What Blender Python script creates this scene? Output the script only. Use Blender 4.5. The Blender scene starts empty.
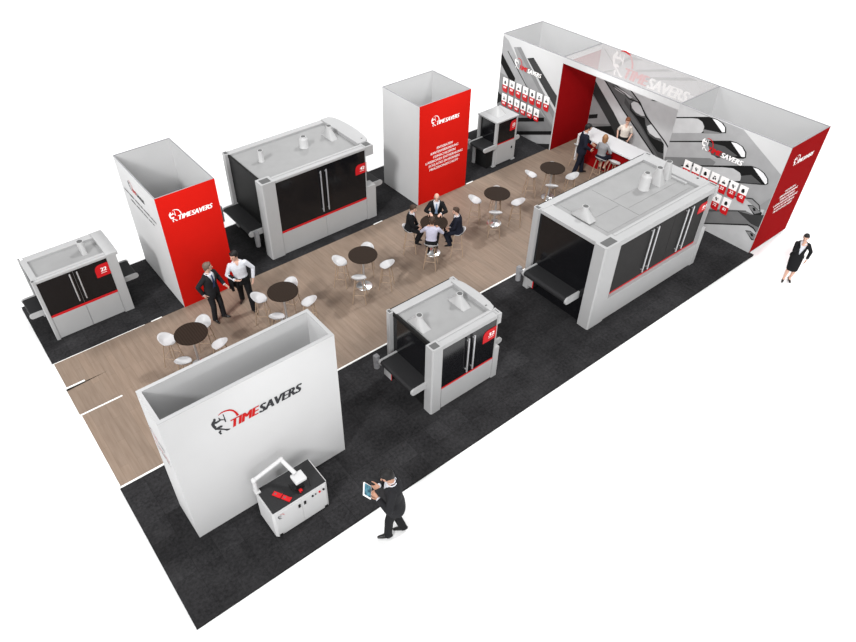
import bpy, bmesh, math, random
from mathutils import Vector, Matrix
random.seed(7)
SC = bpy.context.scene
COL = SC.collection
PI = math.pi
V = Vector

# ------------------------------------------------------------------ materials
def mat(name, col, rough=0.5, spec=0.5, metal=0.0, noise=0.0, nscale=8.0, bump=0.0, bscale=60.0):
    m = bpy.data.materials.new(name); m.use_nodes = True
    nt = m.node_tree; b = nt.nodes['Principled BSDF']
    b.inputs['Base Color'].default_value = (*col, 1)
    b.inputs['Roughness'].default_value = rough
    b.inputs['Specular IOR Level'].default_value = spec
    b.inputs['Metallic'].default_value = metal
    tc = nt.nodes.new('ShaderNodeTexCoord')
    if noise > 0:
        n = nt.nodes.new('ShaderNodeTexNoise'); n.inputs['Scale'].default_value = nscale
        n.inputs['Detail'].default_value = 4
        nt.links.new(tc.outputs['Object'], n.inputs['Vector'])
        mr = nt.nodes.new('ShaderNodeMapRange')
        mr.inputs['From Min'].default_value = 0.3; mr.inputs['From Max'].default_value = 0.7
        mr.inputs['To Min'].default_value = 1 - noise; mr.inputs['To Max'].default_value = 1 + noise
        nt.links.new(n.outputs['Fac'], mr.inputs['Value'])
        mx = nt.nodes.new('ShaderNodeVectorMath'); mx.operation = 'SCALE'
        mx.inputs[0].default_value = col
        nt.links.new(mr.outputs['Result'], mx.inputs['Scale'])
        nt.links.new(mx.outputs['Vector'], b.inputs['Base Color'])
    if bump > 0:
        n2 = nt.nodes.new('ShaderNodeTexNoise'); n2.inputs['Scale'].default_value = bscale
        nt.links.new(tc.outputs['Object'], n2.inputs['Vector'])
        bp = nt.nodes.new('ShaderNodeBump'); bp.inputs['Strength'].default_value = bump
        bp.inputs['Distance'].default_value = 0.01
        nt.links.new(n2.outputs['Fac'], bp.inputs['Height'])
        nt.links.new(bp.outputs['Normal'], b.inputs['Normal'])
    return m

def carpet_mat():
    m = bpy.data.materials.new('anthracite_carpet'); m.use_nodes = True
    nt = m.node_tree; N = nt.nodes; L = nt.links; b = N['Principled BSDF']
    b.inputs['Roughness'].default_value = 0.95; b.inputs['Specular IOR Level'].default_value = 0.15
    g = N.new('ShaderNodeNewGeometry')
    n1 = N.new('ShaderNodeTexNoise'); n1.inputs['Scale'].default_value = 14; n1.inputs['Detail'].default_value = 8
    n1.inputs['Roughness'].default_value = 0.75
    n2 = N.new('ShaderNodeTexNoise'); n2.inputs['Scale'].default_value = 1.3; n2.inputs['Detail'].default_value = 3
    for n in (n1, n2): L.new(g.outputs['Position'], n.inputs['Vector'])
    # carpet tiles, half a metre square, each laid with its own tone
    br = N.new('ShaderNodeTexBrick'); br.inputs['Scale'].default_value = 1.0
    br.offset = 0.0; br.inputs['Brick Width'].default_value = 0.5; br.inputs['Row Height'].default_value = 0.5
    br.inputs['Mortar Size'].default_value = 0.006; br.inputs['Bias'].default_value = 0
    br.inputs['Color1'].default_value = (0.85, 0.85, 0.85, 1); br.inputs['Color2'].default_value = (1.15, 1.15, 1.15, 1)
    br.inputs['Mortar'].default_value = (0.7, 0.7, 0.7, 1)
    L.new(g.outputs['Position'], br.inputs['Vector'])
    r = N.new('ShaderNodeValToRGB')
    r.color_ramp.elements[0].position = 0.33; r.color_ramp.elements[0].color = (0.0045, 0.0045, 0.005, 1)
    r.color_ramp.elements[1].position = 0.72; r.color_ramp.elements[1].color = (0.040, 0.039, 0.041, 1)
    ad = N.new('ShaderNodeMath'); ad.operation = 'MULTIPLY_ADD'; ad.inputs[1].default_value = 0.35
    L.new(n2.outputs['Fac'], ad.inputs[0])
    sc = N.new('ShaderNodeMath'); sc.operation = 'MULTIPLY'; sc.inputs[1].default_value = 0.65
    L.new(n1.outputs['Fac'], sc.inputs[0]); L.new(sc.outputs[0], ad.inputs[2])
    L.new(ad.outputs[0], r.inputs['Fac'])
    mm = N.new('ShaderNodeMix'); mm.data_type = 'RGBA'; mm.blend_type = 'MULTIPLY'; mm.inputs['Factor'].default_value = 1
    L.new(r.outputs['Color'], mm.inputs[6]); L.new(br.outputs['Color'], mm.inputs[7])
    L.new(mm.outputs[2], b.inputs['Base Color'])
    return m

def wood_floor_mat():
    m = bpy.data.materials.new('oak_laminate'); m.use_nodes = True
    nt = m.node_tree; N = nt.nodes; L = nt.links; b = N['Principled BSDF']
    b.inputs['Roughness'].default_value = 0.55; b.inputs['Specular IOR Level'].default_value = 0.25
    g = N.new('ShaderNodeNewGeometry')
    mp = N.new('ShaderNodeMapping'); mp.inputs['Rotation'].default_value = (0, 0, PI / 2)
    L.new(g.outputs['Position'], mp.inputs['Vector'])
    br = N.new('ShaderNodeTexBrick'); br.inputs['Scale'].default_value = 1
    br.inputs['Brick Width'].default_value = 1.4; br.inputs['Row Height'].default_value = 0.19
    br.inputs['Mortar Size'].default_value = 0.003
    br.inputs['Color1'].default_value = (0.93, 0.93, 0.93, 1); br.inputs['Color2'].default_value = (1.07, 1.06, 1.05, 1)
    br.inputs['Mortar'].default_value = (0.75, 0.73, 0.7, 1)
    L.new(mp.outputs['Vector'], br.inputs['Vector'])
    m2 = N.new('ShaderNodeMapping'); m2.inputs['Scale'].default_value = (9, 0.8, 1)
    L.new(g.outputs['Position'], m2.inputs['Vector'])
    n = N.new('ShaderNodeTexNoise'); n.inputs['Scale'].default_value = 1.6; n.inputs['Detail'].default_value = 6
    L.new(m2.outputs['Vector'], n.inputs['Vector'])
    r = N.new('ShaderNodeValToRGB')
    r.color_ramp.elements[0].position = 0.3; r.color_ramp.elements[0].color = (0.185, 0.136, 0.102, 1)
    r.color_ramp.elements[1].position = 0.75; r.color_ramp.elements[1].color = (0.238, 0.181, 0.140, 1)
    L.new(n.outputs['Fac'], r.inputs['Fac'])
    mm = N.new('ShaderNodeMix'); mm.data_type = 'RGBA'; mm.blend_type = 'MULTIPLY'; mm.inputs['Factor'].default_value = 1
    L.new(r.outputs['Color'], mm.inputs[6]); L.new(br.outputs['Color'], mm.inputs[7])
    L.new(mm.outputs[2], b.inputs['Base Color'])
    return m

def dark_wood_mat():
    m = bpy.data.materials.new('dark_wenge'); m.use_nodes = True
    nt = m.node_tree; N = nt.nodes; L = nt.links; b = N['Principled BSDF']
    b.inputs['Roughness'].default_value = 0.6; b.inputs['Specular IOR Level'].default_value = 0.08
    tc = N.new('ShaderNodeTexCoord')
    w = N.new('ShaderNodeTexWave'); w.inputs['Scale'].default_value = 5; w.inputs['Distortion'].default_value = 3
    w.inputs['Detail'].default_value = 3
    L.new(tc.outputs['Object'], w.inputs['Vector'])
    r = N.new('ShaderNodeValToRGB')
    r.color_ramp.elements[0].color = (0.017, 0.011, 0.008, 1); r.color_ramp.elements[1].color = (0.027, 0.018, 0.013, 1)
    L.new(w.outputs['Fac'], r.inputs['Fac']); L.new(r.outputs['Color'], b.inputs['Base Color'])
    return m

def translucent_mat(name):
    m = bpy.data.materials.new(name); m.use_nodes = True
    nt = m.node_tree; N = nt.nodes; L = nt.links
    out = N['Material Output']; b = N['Principled BSDF']
    b.inputs['Base Color'].default_value = (0.72, 0.71, 0.71, 1); b.inputs['Roughness'].default_value = 0.8
    t = N.new('ShaderNodeBsdfTransparent')
    tl = N.new('ShaderNodeBsdfTranslucent'); tl.inputs['Color'].default_value = (0.8, 0.8, 0.8, 1)
    mx0 = N.new('ShaderNodeMixShader'); mx0.inputs[0].default_value = 0.3
    L.new(b.outputs[0], mx0.inputs[1]); L.new(tl.outputs[0], mx0.inputs[2])
    mx = N.new('ShaderNodeMixShader'); mx.inputs[0].default_value = 0.70
    L.new(mx0.outputs[0], mx.inputs[1]); L.new(t.outputs[0], mx.inputs[2])
    L.new(mx.outputs[0], out.inputs['Surface'])
    return m

M = {}
M['studio'] = mat('white_studio_ground', (0.84, 0.84, 0.84), 1.0, 0.0, noise=0.005)
M['carpet'] = carpet_mat(); M['wood'] = wood_floor_mat(); M['wenge'] = dark_wood_mat()
M['black'] = mat('black_edge', (0.006, 0.006, 0.006), 0.7, 0.2, noise=0.1)
M['trim'] = mat('white_trim', (0.8, 0.8, 0.78), 0.4, 0.3, noise=0.02)
M['lam'] = mat('white_laminate', (0.50, 0.50, 0.502), 0.75, 0.15, noise=0.012, nscale=1.5)
M['rimedge'] = mat('grey_edge', (0.25, 0.25, 0.26), 0.6, 0.2, noise=0.05)
M['redprint'] = mat('red_print', (0.52, 0.010, 0.006), 0.85, 0.03, noise=0.02, nscale=2)
M['redwall'] = mat('shaded_red_panel', (0.23, 0.004, 0.005), 0.85, 0.02, noise=0.02, nscale=2)  # darker copy of red_print: the end wall's lack of light put into the colour
M['red'] = mat('signal_red', (0.50, 0.010, 0.014), 0.5, 0.2, noise=0.03)
M['whiteprint'] = mat('white_print', (0.85, 0.83, 0.82), 0.7, 0.1, noise=0.02)
M['dkprint'] = mat('charcoal_print', (0.035, 0.035, 0.038), 0.7, 0.1, noise=0.03)
M['redlogo'] = mat('red_logo_print', (0.42, 0.012, 0.012), 0.7, 0.1, noise=0.03)
M['shell'] = mat('light_grey_machine_paint', (0.365, 0.365, 0.367), 0.45, 0.3, noise=0.015, nscale=3)
M['plate'] = mat('grey_roof_sheet', (0.26, 0.26, 0.26), 0.5, 0.3, noise=0.04, nscale=2.5)
M['recess'] = mat('dark_grey_recess', (0.10, 0.10, 0.10), 0.6, 0.2, noise=0.05)  # flat dark colour in place of the shade inside hollow tops and pipe mouths
M['gloss'] = mat('black_acrylic', (0.006, 0.006, 0.007), 0.12, 0.35, noise=0.1)
M['gloss2'] = mat('smoked_acrylic', (0.024, 0.023, 0.023), 0.65, 0.12, noise=0.05)
M['matblack'] = mat('matte_black_sheet', (0.006, 0.006, 0.006), 0.65, 0.2, noise=0.1)
M['belt'] = mat('rubber_belt', (0.013, 0.013, 0.014), 0.6, 0.3, noise=0.15, nscale=30)
M['steel'] = mat('brushed_steel', (0.55, 0.55, 0.56), 0.35, 0.5, metal=0.7, noise=0.04, nscale=40)
M['motor'] = mat('grey_motor_paint', (0.24, 0.24, 0.25), 0.5, 0.4, noise=0.08, nscale=12)
M['chrome'] = mat('chrome', (0.70, 0.71, 0.72), 0.32, 0.5, metal=1.0, noise=0.02)
M['stoolshell'] = mat('white_plastic', (0.46, 0.455, 0.46), 0.4, 0.35, noise=0.01)
M['beech'] = mat('pale_beech', (0.33, 0.24, 0.17), 0.55, 0.25, noise=0.1, nscale=30)
M['cone'] = mat('white_duct_paint', (0.46, 0.46, 0.46), 0.45, 0.3, noise=0.015)
M['counter'] = mat('white_counter_top', (0.60, 0.60, 0.61), 0.4, 0.3, noise=0.01)
GREYS = {}
def grey(v):
    k = round(v * .74, 3)
    if k not in GREYS: GREYS[k] = mat('print_grey_%d' % int(k * 1000), (k, k, k * 1.01), 0.75, 0.1, noise=0.06, nscale=3)
    return GREYS[k]

# ------------------------------------------------------------------ mesh builder
class G:
    def __init__(s): s.bm = bmesh.new()
    def _tag(s, faces, m, smooth=False):
        for f in faces: f.material_index = m; f.smooth = smooth
    def box(s, x0, x1, y0, y1, z0, z1, m=0, bev=0.0, seg=2):
        t = bmesh.new()
        vs = [t.verts.new((x, y, z)) for z in (z0, z1) for y in (y0, y1) for x in (x0, x1)]
        for q in ((0, 2, 3, 1), (4, 5, 7, 6), (0, 1, 5, 4), (2, 6, 7, 3), (0, 4, 6, 2), (1, 3, 7, 5)):
            t.faces.new([vs[i] for i in q])
        if bev > 0: bmesh.ops.bevel(t, geom=t.edges[:], offset=bev, segments=seg, affect='EDGES', profile=0.5)
        s.merge(t, m); return s
    def merge(s, t, m=None, smooth=None):      # copies another bmesh in
        mp = {}
        for v in t.verts: mp[v] = s.bm.verts.new(v.co)
        for f in t.faces:
            try: nf = s.bm.faces.new([mp[v] for v in f.verts])
            except ValueError: continue
            nf.material_index = f.material_index if m is None else m
            nf.smooth = f.smooth if smooth is None else smooth
        t.free()
    def loft(s, rings, m=0, cap=True, smooth=True, closed=True):
        R = [[s.bm.verts.new(p) for p in r] for r in rings]
        n = len(R[0])
        for a, b in zip(R, R[1:]):
            for i in range(n if closed else n - 1):
                j = (i + 1) % n
                f = s.bm.faces.new((a[i], a[j], b[j], b[i])); f.material_index = m; f.smooth = smooth
        if cap:
            for r, rev in ((R[0], True), (R[-1], False)):
                f = s.bm.faces.new(list(reversed(r)) if rev else r); f.material_index = m
                for e in f.edges: e.smooth = False
        return s
    def cyl(s, p0, p1, r0, r1=None, n=20, m=0, cap=True, smooth=True):
        r1 = r0 if r1 is None else r1
        p0, p1 = V(p0), V(p1); d = (p1 - p0).normalized()
        u = d.orthogonal().normalized(); w = d.cross(u)
        s.loft([[p + (u * math.cos(2 * PI * i / n) + w * math.sin(2 * PI * i / n)) * r for i in range(n)] for p, r in ((p0, r0), (p1, r1))], m, cap, smooth)
        return s
    def lathe(s, c, prof, n=28, m=0, smooth=True):     # prof: (radius, z) bottom to top
        s.loft([[(c[0] + r * math.cos(2 * PI * i / n), c[1] + r * math.sin(2 * PI * i / n), c[2] + z) for i in range(n)] for r, z in prof], m, True, smooth)
        return s
    def tube(s, pts, r, n=10, m=0):
        for a, b in zip(pts, pts[1:]): s.cyl(a, b, r, r, n, m)
        for p in pts[1:-1]: s.ball(p, r, m=m)
        return s
    def ball(s, c, r, m=0, n=10, k=6, sc=(1, 1, 1)):
        rings = []
        for i in range(k + 1):
            a = -PI / 2 + PI * i / k; rr = max(math.cos(a), 0.02) * r
            rings.append([(c[0] + sc[0] * rr * math.cos(2 * PI * j / n), c[1] + sc[1] * rr * math.sin(2 * PI * j / n), c[2] + sc[2] * r * math.sin(a)) for j in range(n)])
        s.loft(rings, m); return s
    def prism(s, pts, a, b, axis='z', m=0, bev=0.0):
        def P(u, v, w): return {'z': (u, v, w), 'y': (u, w, v), 'x': (w, u, v)}[axis]
        t = bmesh.new()
        A = [t.verts.new(P(u, v, a)) for u, v in pts]; B = [t.verts.new(P(u, v, b)) for u, v in pts]
        t.faces.new(A); t.faces.new(list(reversed(B)))
        n = len(pts)
        for i in range(n): t.faces.new((A[i], B[i], B[(i + 1) % n], A[(i + 1) % n]))
        bmesh.ops.recalc_face_normals(t, faces=t.faces[:])
        if bev > 0: bmesh.ops.bevel(t, geom=t.edges[:], offset=bev, segments=2, affect='EDGES', profile=0.5)
        s.merge(t, m); return s
    def face(s, pts, m=0):
        f = s.bm.faces.new([s.bm.verts.new(p) for p in pts]); f.material_index = m; return s

def link(name, me, parent=None, loc=None):
    o = bpy.data.objects.new(name, me); COL.objects.link(o)
    if parent is not None: o.parent = parent
    if loc is not None: o.location = loc
    return o
def root_loc(o):
    l = V((0, 0, 0))
    while o is not None: l = l + o.location; o = o.parent
    return l
def out(name, g, mats, parent=None, world=True, origin=None, recalc=True):
    """links the builder as ONE mesh object; world=True means the verts are in scene coordinates"""
    if not isinstance(mats, (list, tuple)): mats = [mats]
    bm = g.bm
    if recalc: bmesh.ops.recalc_face_normals(bm, faces=bm.faces[:])
    off = V((0, 0, 0))
    if parent is not None and world: off = root_loc(parent)
    elif parent is None and origin is not None: off = V(origin)
    if off.length > 0: bmesh.ops.translate(bm, verts=bm.verts[:], vec=-off)
    me = bpy.data.meshes.new(name); bm.to_mesh(me); bm.free()
    for m in mats: me.materials.append(m)
    return link(name, me, parent, off if parent is None else None)
def thing(name, label, cat, loc=(0, 0, 0), rz=0.0, group=None):
    o = bpy.data.objects.new(name, None); COL.objects.link(o)
    o.empty_display_size = 0.2
    o.location = loc; o.rotation_euler = (0, 0, rz)
    return tag(o, label, cat, group)
def tag(o, label, cat, group=None):
    o['label'] = label; o['category'] = cat
    if group: o['group'] = group
    return o
def struct(o): o['kind'] = 'structure'; return o
def copy_tree(o, parent=None):
    c = o.copy(); COL.objects.link(c)
    if parent is not None: c.parent = parent
    for ch in list(o.children): copy_tree(ch, c)
    return c

# ------------------------------------------------------------------ lettering
_tc = {}
def text2d(s, bold=0.0):
    k = (s, bold)
    if k in _tc: return _tc[k]
    cu = bpy.data.curves.new('lettering', 'FONT'); cu.body = s; cu.size = 1.0; cu.offset = bold
    cu.resolution_u = 3; cu.fill_mode = 'FRONT'
    o = bpy.data.objects.new('lettering', cu); COL.objects.link(o)
    dg = bpy.context.evaluated_depsgraph_get(); dg.update()
    me = bpy.data.meshes.new_from_object(o.evaluated_get(dg))
    vs = [(v.co.x, v.co.y) for v in me.vertices]; fs = [list(p.vertices) for p in me.polygons]
    bpy.data.objects.remove(o); bpy.data.curves.remove(cu); bpy.data.meshes.remove(me)
    x0 = min(v[0] for v in vs); x1 = max(v[0] for v in vs); y0 = min(v[1] for v in vs); y1 = max(v[1] for v in vs)
    r = ([(v[0] - x0, v[1]) for v in vs], fs, x1 - x0, y0, y1)
    _tc[k] = r; return r
class Face2D:
    """a flat frame on a wall: origin, right, up, outward normal"""
    def __init__(s, O, U, W, N): s.O, s.U, s.W, s.N = V(O), V(U), V(W), V(N)
    def p(s, u, w, n=0.004): return s.O + s.U * u + s.W * w + s.N * n
def put_text(g, fr, s, u, w, cap, width=None, m=0, shear=0.0, bold=0.0, align='l', n=0.004):
    vs, fs, wd, y0, y1 = text2d(s, bold)
    k = cap / 0.69; kx = k if width is None else width / wd
    if align == 'c': u -= kx * wd / 2
    B = [g.bm.verts.new(fr.p(u + x * kx + shear * y * k, w + y * k, n)) for x, y in vs]
    for f in fs:
        try: q = g.bm.faces.new([B[i] for i in f]); q.material_index = m
        except ValueError: pass
    return kx * wd
def bold_text(g, fr, s, u, w, cap, width, m, shear, n, heavy=0.075):
    for k in range(5): put_text(g, fr, s, u + cap * heavy * (k - 2) / 2, w, cap, width, m, shear, 0.0, n=n + 0.0002 * k)
# emblem: crouching figure and crescent, in units of the logo width from its left end and baseline
EMB = [
     [(0.047, 0.2394), (0.0573, 0.2196), (0.0517, 0.1987), (0.0376, 0.2), (0.0285, 0.219), (0.0339, 0.239)] ,
     [(0.0263, 0.2179), (0.0449, 0.1973), (0.0581, 0.1817), (0.0443, 0.1622), (0.03, 0.1562), (0.0446, 0.1148), (0.0252, 0.0841), (0.008, 0.1288), (-0.001, 0.1799), (0.0101, 0.2022)] ,
     [(0.0461, 0.1871), (0.0855, 0.1872), (0.0815, 0.2163), (0.0891, 0.2218), (0.1018, 0.1862), (0.1309, 0.1662), (0.1295, 0.1522), (0.1018, 0.1694), (0.0564, 0.1568), (0.0387, 0.1665)] ,
     [(0.1334, 0.2397), (0.1418, 0.2289), (0.1444, 0.1879), (0.1469, 0.1524), (0.1475, 0.1142), (0.1364, 0.1188), (0.1316, 0.1526), (0.1351, 0.1874), (0.1314, 0.2227)] ,
     [(0.02, 0.1072), (0.0512, 0.0984), (0.0954, 0.0529), (0.1236, 0.0254), (0.173, -0.0069), (0.1531, -0.0149), (0.1302, -0.0107), (0.1032, 0.0238), (0.0686, 0.0525), (0.022, 0.0847)] ,
     [(0.0458, 0.1044), (0.0891, 0.1054), (0.1055, 0.0872), (0.0937, 0.0714), (0.055, 0.084)] ,
     [(0.068, 0.0491), (0.0791, 0.0309), (0.0691, 0.0145), (0.0781, -0.0148), (0.0603, -0.0164), (0.0452, 0.0284)] ,
]
ARC_O = [(0.0857, 0.2538), (0.119, 0.2733), (0.1585, 0.2737), (0.2083, 0.2576), (0.2425, 0.2271), (0.2701, 0.1762), (0.2865, 0.1171)]
ARC_I = [(0.0857, 0.2502), (0.1215, 0.2596), (0.1603, 0.2559), (0.2043, 0.2365), (0.2324, 0.2085), (0.2514, 0.1665), (0.2608, 0.1144)]
def emblem(g, fr, u, w, width, mf, ma, n=0.004):
    for k, pl in enumerate(EMB):
        g.face([fr.p(u + x * width, w + y * width, n + 0.0002 * k) for x, y in pl], mf)
    for a, b, c, d in zip(ARC_O, ARC_O[1:], ARC_I[1:], ARC_I):
        g.face([fr.p(u + x * width, w + y * width, n + .0015) for x, y in (a, b, c, d)], ma)
def logo(g, fr, u, w, width, mf=0, mt=1, ms=2, ma=1, n=0.004, cap_k=0.113, part='all'):
    """emblem + TIMESAVERS; (u, w) = left end, baseline; width = overall"""
    cap = width * cap_k
    emblem(g, fr, u, w, width, mf, ma, n)
    tx = u + width * 0.172
    bold_text(g, fr, 'TIME', tx, w - cap * .06, cap, width * 0.300, mt, 0.24, n + 0.002)
    bold_text(g, fr, 'SAVERS', tx + width * 0.325, w - cap * .10, cap, width * 0.475, ms, 0.24, n + 0.002)
# ------------------------------------------------------------------ camera
def setup_camera():
    yaw, pitch, roll = 0.9191, 0.7274, -0.0093
    yaw, pitch, roll = YAW, PITCH, ROLL
    c, s = math.cos, math.sin
    f = V((c(pitch) * c(yaw), c(pitch) * s(yaw), -s(pitch)))
    r = V((s(yaw), -c(yaw), 0)); u = r.cross(f)
    r2 = r * c(roll) + u * s(roll); u2 = u * c(roll) - r * s(roll)
    cam = bpy.data.cameras.new('camera'); o = bpy.data.objects.new('camera', cam); COL.objects.link(o)
    mt = Matrix((r2, u2, -f)).transposed().to_4x4(); mt.translation = CAM
    o.matrix_world = mt
    cam.sensor_width = 36; cam.sensor_fit = 'HORIZONTAL'
    cam.lens = FPX * 36 / 856
    cam.shift_x = (428 - PX) / 856; cam.shift_y = (PY - 321) / 856
    cam.clip_end = 400
    SC.camera = o
CAM = V((-0.3435, -6.4427, 12.241)); YAW = 0.91911; PITCH = 0.72738; ROLL = -0.00930
FPX = 681.898; PX = 398.041; PY = 311.835
setup_camera()

# ------------------------------------------------------------------ light
w = bpy.data.worlds.new('studio_world'); SC.world = w; w.use_nodes = True
w.node_tree.nodes['Background'].inputs['Color'].default_value = (1, 1, 1, 1)
w.node_tree.nodes['Background'].inputs['Strength'].default_value = 0.48
def lamp(name, kind, loc, energy, size=0.35, target=None, spot=60, blend=0.8, color=(1, 1, 1)):
    l = bpy.data.lights.new(name, kind); l.energy = energy; l.color = color
    if kind == 'SUN': l.angle = size
    else: l.shadow_soft_size = size
    if kind == 'SPOT': l.spot_size = math.radians(spot); l.spot_blend = blend
    o = bpy.data.objects.new(name, l); COL.objects.link(o); o.location = loc
    if target is not None:
        o.rotation_euler = (V(target) - V(loc)).to_track_quat('-Z', 'Y').to_euler()
    return o
lamp('hall_and_fill_light', 'SUN', (0, 0, 30), 0.7, math.radians(60), (1.5, -1.0, 0))  # added soft sun, even fill from above that keeps the ground white
lamp('hall_and_fill_light', 'SUN', (-30, -14, 26), 2.3, math.radians(9), (0, 0, 0))
lamp('hall_and_fill_light', 'SUN', (24, 3, 30), 1.7, math.radians(5), (0, 0, 0))
lamp('hall_and_fill_light', 'SUN', (-9, -30, 14), 1.2, math.radians(35), (0, 0, 0))  # added low sun, fills the front faces from the camera side
lamp('hall_and_fill_lamp', 'POINT', (1.2, 5.2, 6.5), 260, 0.4)  # added lamp, brightens the left end of the aisle
lamp('hall_and_fill_lamp', 'POINT', (15.0, 6.3, 7.0), 330, 0.4)  # added lamp, brightens the right end of the aisle
lamp('hall_and_fill_lamp', 'POINT', (13, 17, 9), 700, 0.5)
def wash(loc, target, e, spot=62):
    lamp('spotlight', 'SPOT', loc, e, 0.15, target, spot, 1.0)

# ------------------------------------------------------------------ ground and stand floor
AW0, AW1 = 3.694, 8.240
DX0, DX1, DY0, DY1, DH = 17.83, 19.83, 0.14, 10.98, 3.432
PB0, PB1 = 3.60, 8.12
ZG = -0.06
g = G(); g.face([(-90, -90, ZG), (120, -90, ZG), (120, 120, ZG), (-90, 120, ZG)])
struct(out('ground', g, M['studio']))
g = G(); g.box(0, DX0 + 0.02, 0, AW0, ZG, 0, 0)
struct(out('floor', g, M['carpet']))
g = G(); g.box(0, DX0 - 0.005, AW1, 11.0, ZG, 0, 0)
struct(out('floor', g, M['carpet']))
# oak aisle with a ramp let into its left end
R0, R1, RX = 6.17, 7.19, 1.0
g = G()
g.box(RX, DX1 - 0.05, AW0, AW1, ZG, 0, 0)
g.box(0, RX, AW0, R0, ZG, 0, 0); g.box(0, RX, R1, AW1, ZG, 0, 0)
g.face([(0, R0, ZG + 0.004), (RX, R0, 0), (RX, R1, 0), (0, R1, ZG + 0.004)], 0)
g.face([(0, R1 - .002, ZG), (RX, R1 - .002, ZG), (RX, R1 - .002, 0), (0, R1 - .002, 0)], 1)
struct(out('floor', g, [M['wood'], M['black']], recalc=False))
def trim(i, x0, x1, y0, y1, z1=0.012):
    g = G(); g.box(x0, x1, y0, y1, ZG if x1 < .1 else 0.0, z1); struct(out('trim_%d' % i, g, M['trim']))
trim(1, 0.02, DX0 - .02, AW0 - 0.022, AW0 + 0.022)
trim(2, -0.012, 0.03, AW0 - 0.022, R0 - .02)
trim(3, -0.012, 0.03, R1 + .02, AW1)
trim(4, 0.0, 1.0, R0 - 0.02, R0 + 0.018)
trim(5, 0.0, 0.46, R1 + 0.0, R1 + 0.045, 0.015)
for i, (a, b) in enumerate(((2.58, 2.88), (9.92, 10.26), (13.84, 14.14))):
    trim(6 + i, a, b, AW1 - 0.018, AW1 + 0.022, 0.008)
trim(9, 0.0, 2.4, AW1 - .010, AW1 + .008, 0.006)

# ------------------------------------------------------------------ display towers: four panels, lettering
def tower(label, x0, x1, y0, y1, h, t, front):
    c = ((x0 + x1) / 2, (y0 + y1) / 2, 0)
    T = thing('display_tower', label, 'display tower', c, group=None)
    e = 0.012
    def panel(nm, a, b, cc, d, m):
        g = G(); g.box(a, b, cc, d, 0, h - e, 0); g.box(a, b, cc, d, h - e, h, 1)
        o = out(nm, g, [m, M['rimedge'] if t < .05 else M['shell']], T); return o
    panel('side_panel', x0, x0 + t, y0 + t, y1, M['lam'])
    panel('side_panel', x1 - t, x1, y0 + t, y1, M['lam'])
    panel('back_panel', x0 + t, x1 - t, y1 - t, y1, M['lam'])
    p = panel('front_panel', x0, x1, y0, y0 + t, M['lam'])
    if front == 'red':
        g = G(); g.box(x0, x1, y0 - 0.006, y0 - 0.0005, 0, h - 0.002)
        o = out('red_print', g, M['redprint'], T); o['label'] = 'red printed front'
    return T
FR = lambda x, y, z: Face2D((x, y, z), (1, 0, 0), (0, 0, 1), (0, -1, 0))     # faces -y
FL = lambda x, y, z: Face2D((x, y, z), (0, -1, 0), (0, 0, 1), (-1, 0, 0))    # faces -x, right is -y
def word_parts(parent, fr, u, w, width, cap, mt, seed):
    rr = random.Random(seed); x = u
    while x < u + width - .02:
        L = min(rr.uniform(2.2, 6.5) * cap, u + width - x); g = G()
        word_bar(g, fr, x, w, L, cap, 0, rr.random(), solid=True); out('lettering_word', g, mt, parent, recalc=False); x += L + cap * .6
def word_bar(g, fr, u, w, width, cap, m, seed, n=0.003, solid=False):
    """a line of lettering too small to read: irregular word blocks"""
    rr = random.Random(seed); x = u
    while x < u + width - 0.01:
        L = width if solid else min(rr.uniform(1.2, 4.5) * cap, u + width - x)
        k = 0
        while k < L - 1e-4:
            q = min(rr.uniform(.45, .7) * cap, L - k)
            hh = cap * rr.choice((0.72, 0.72, 0.95))
            g.face([fr.p(x + k, w, n), fr.p(x + k + q * .82, w, n), fr.p(x + k + q * .82, w + hh, n), fr.p(x + k, w + hh, n)], m)
            k += q
        x += L + cap * 0.55
# A: white tower in front
AX0, AX1, AY0, AY1, AH = 0.829, 4.294, 1.606, 2.540, 3.485
TA = tower('long white display tower with red and grey hunter logo, behind the small workbench', AX0, AX1, AY0, AY1, AH, 0.075, 'white')
g = G(); logo(g, FR(0, AY0, 0), 1.66, 2.53, 1.83); out('logo', g, [M['dkprint'], M['redlogo'], M['dkprint']], TA, recalc=False)
g = G(); fa = FL(AX0, 0, 0); logo(g, fa, -2.47, 2.47, 0.62)
out('logo', g, [M['dkprint'], M['redlogo'], M['dkprint']], TA, recalc=False)
for a in ((-2.45, 2.22, .66, .05, 3, 'redlogo'), (-2.40, 2.10, .60, .05, 4, 'dkprint')):
    word_parts(TA, fa, a[0], a[1], a[2], a[3], M[a[5]], a[4])
# B: red tower at the left
BX0, BX1, BY0, BY1, BH = 3.534, 5.112, 8.232, 10.968, 3.438
TB = tower('red fronted display tower with white logo, behind the two standing men', BX0, BX1, BY0, BY1, BH, 0.03, 'red')
g = G(); logo(g, FR(0, BY0 - 0.006, 0), 3.77, 2.68, 1.15, 0, 0, 0, 0); out('logo', g, M['whiteprint'], TB, recalc=False)
g = G(); fb = FL(BX0, 0, 0); logo(g, fb, -10.23, 2.80, 1.04)
out('logo', g, [M['dkprint'], M['redlogo'], M['dkprint']], TB, recalc=False)
for a in ((-10.80, 2.50, 2.22, .065, 5), (-10.45, 2.32, 1.60, .065, 6)):
    word_parts(TB, fb, a[0], a[1], a[2], a[3], M['dkprint'], a[4])
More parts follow.
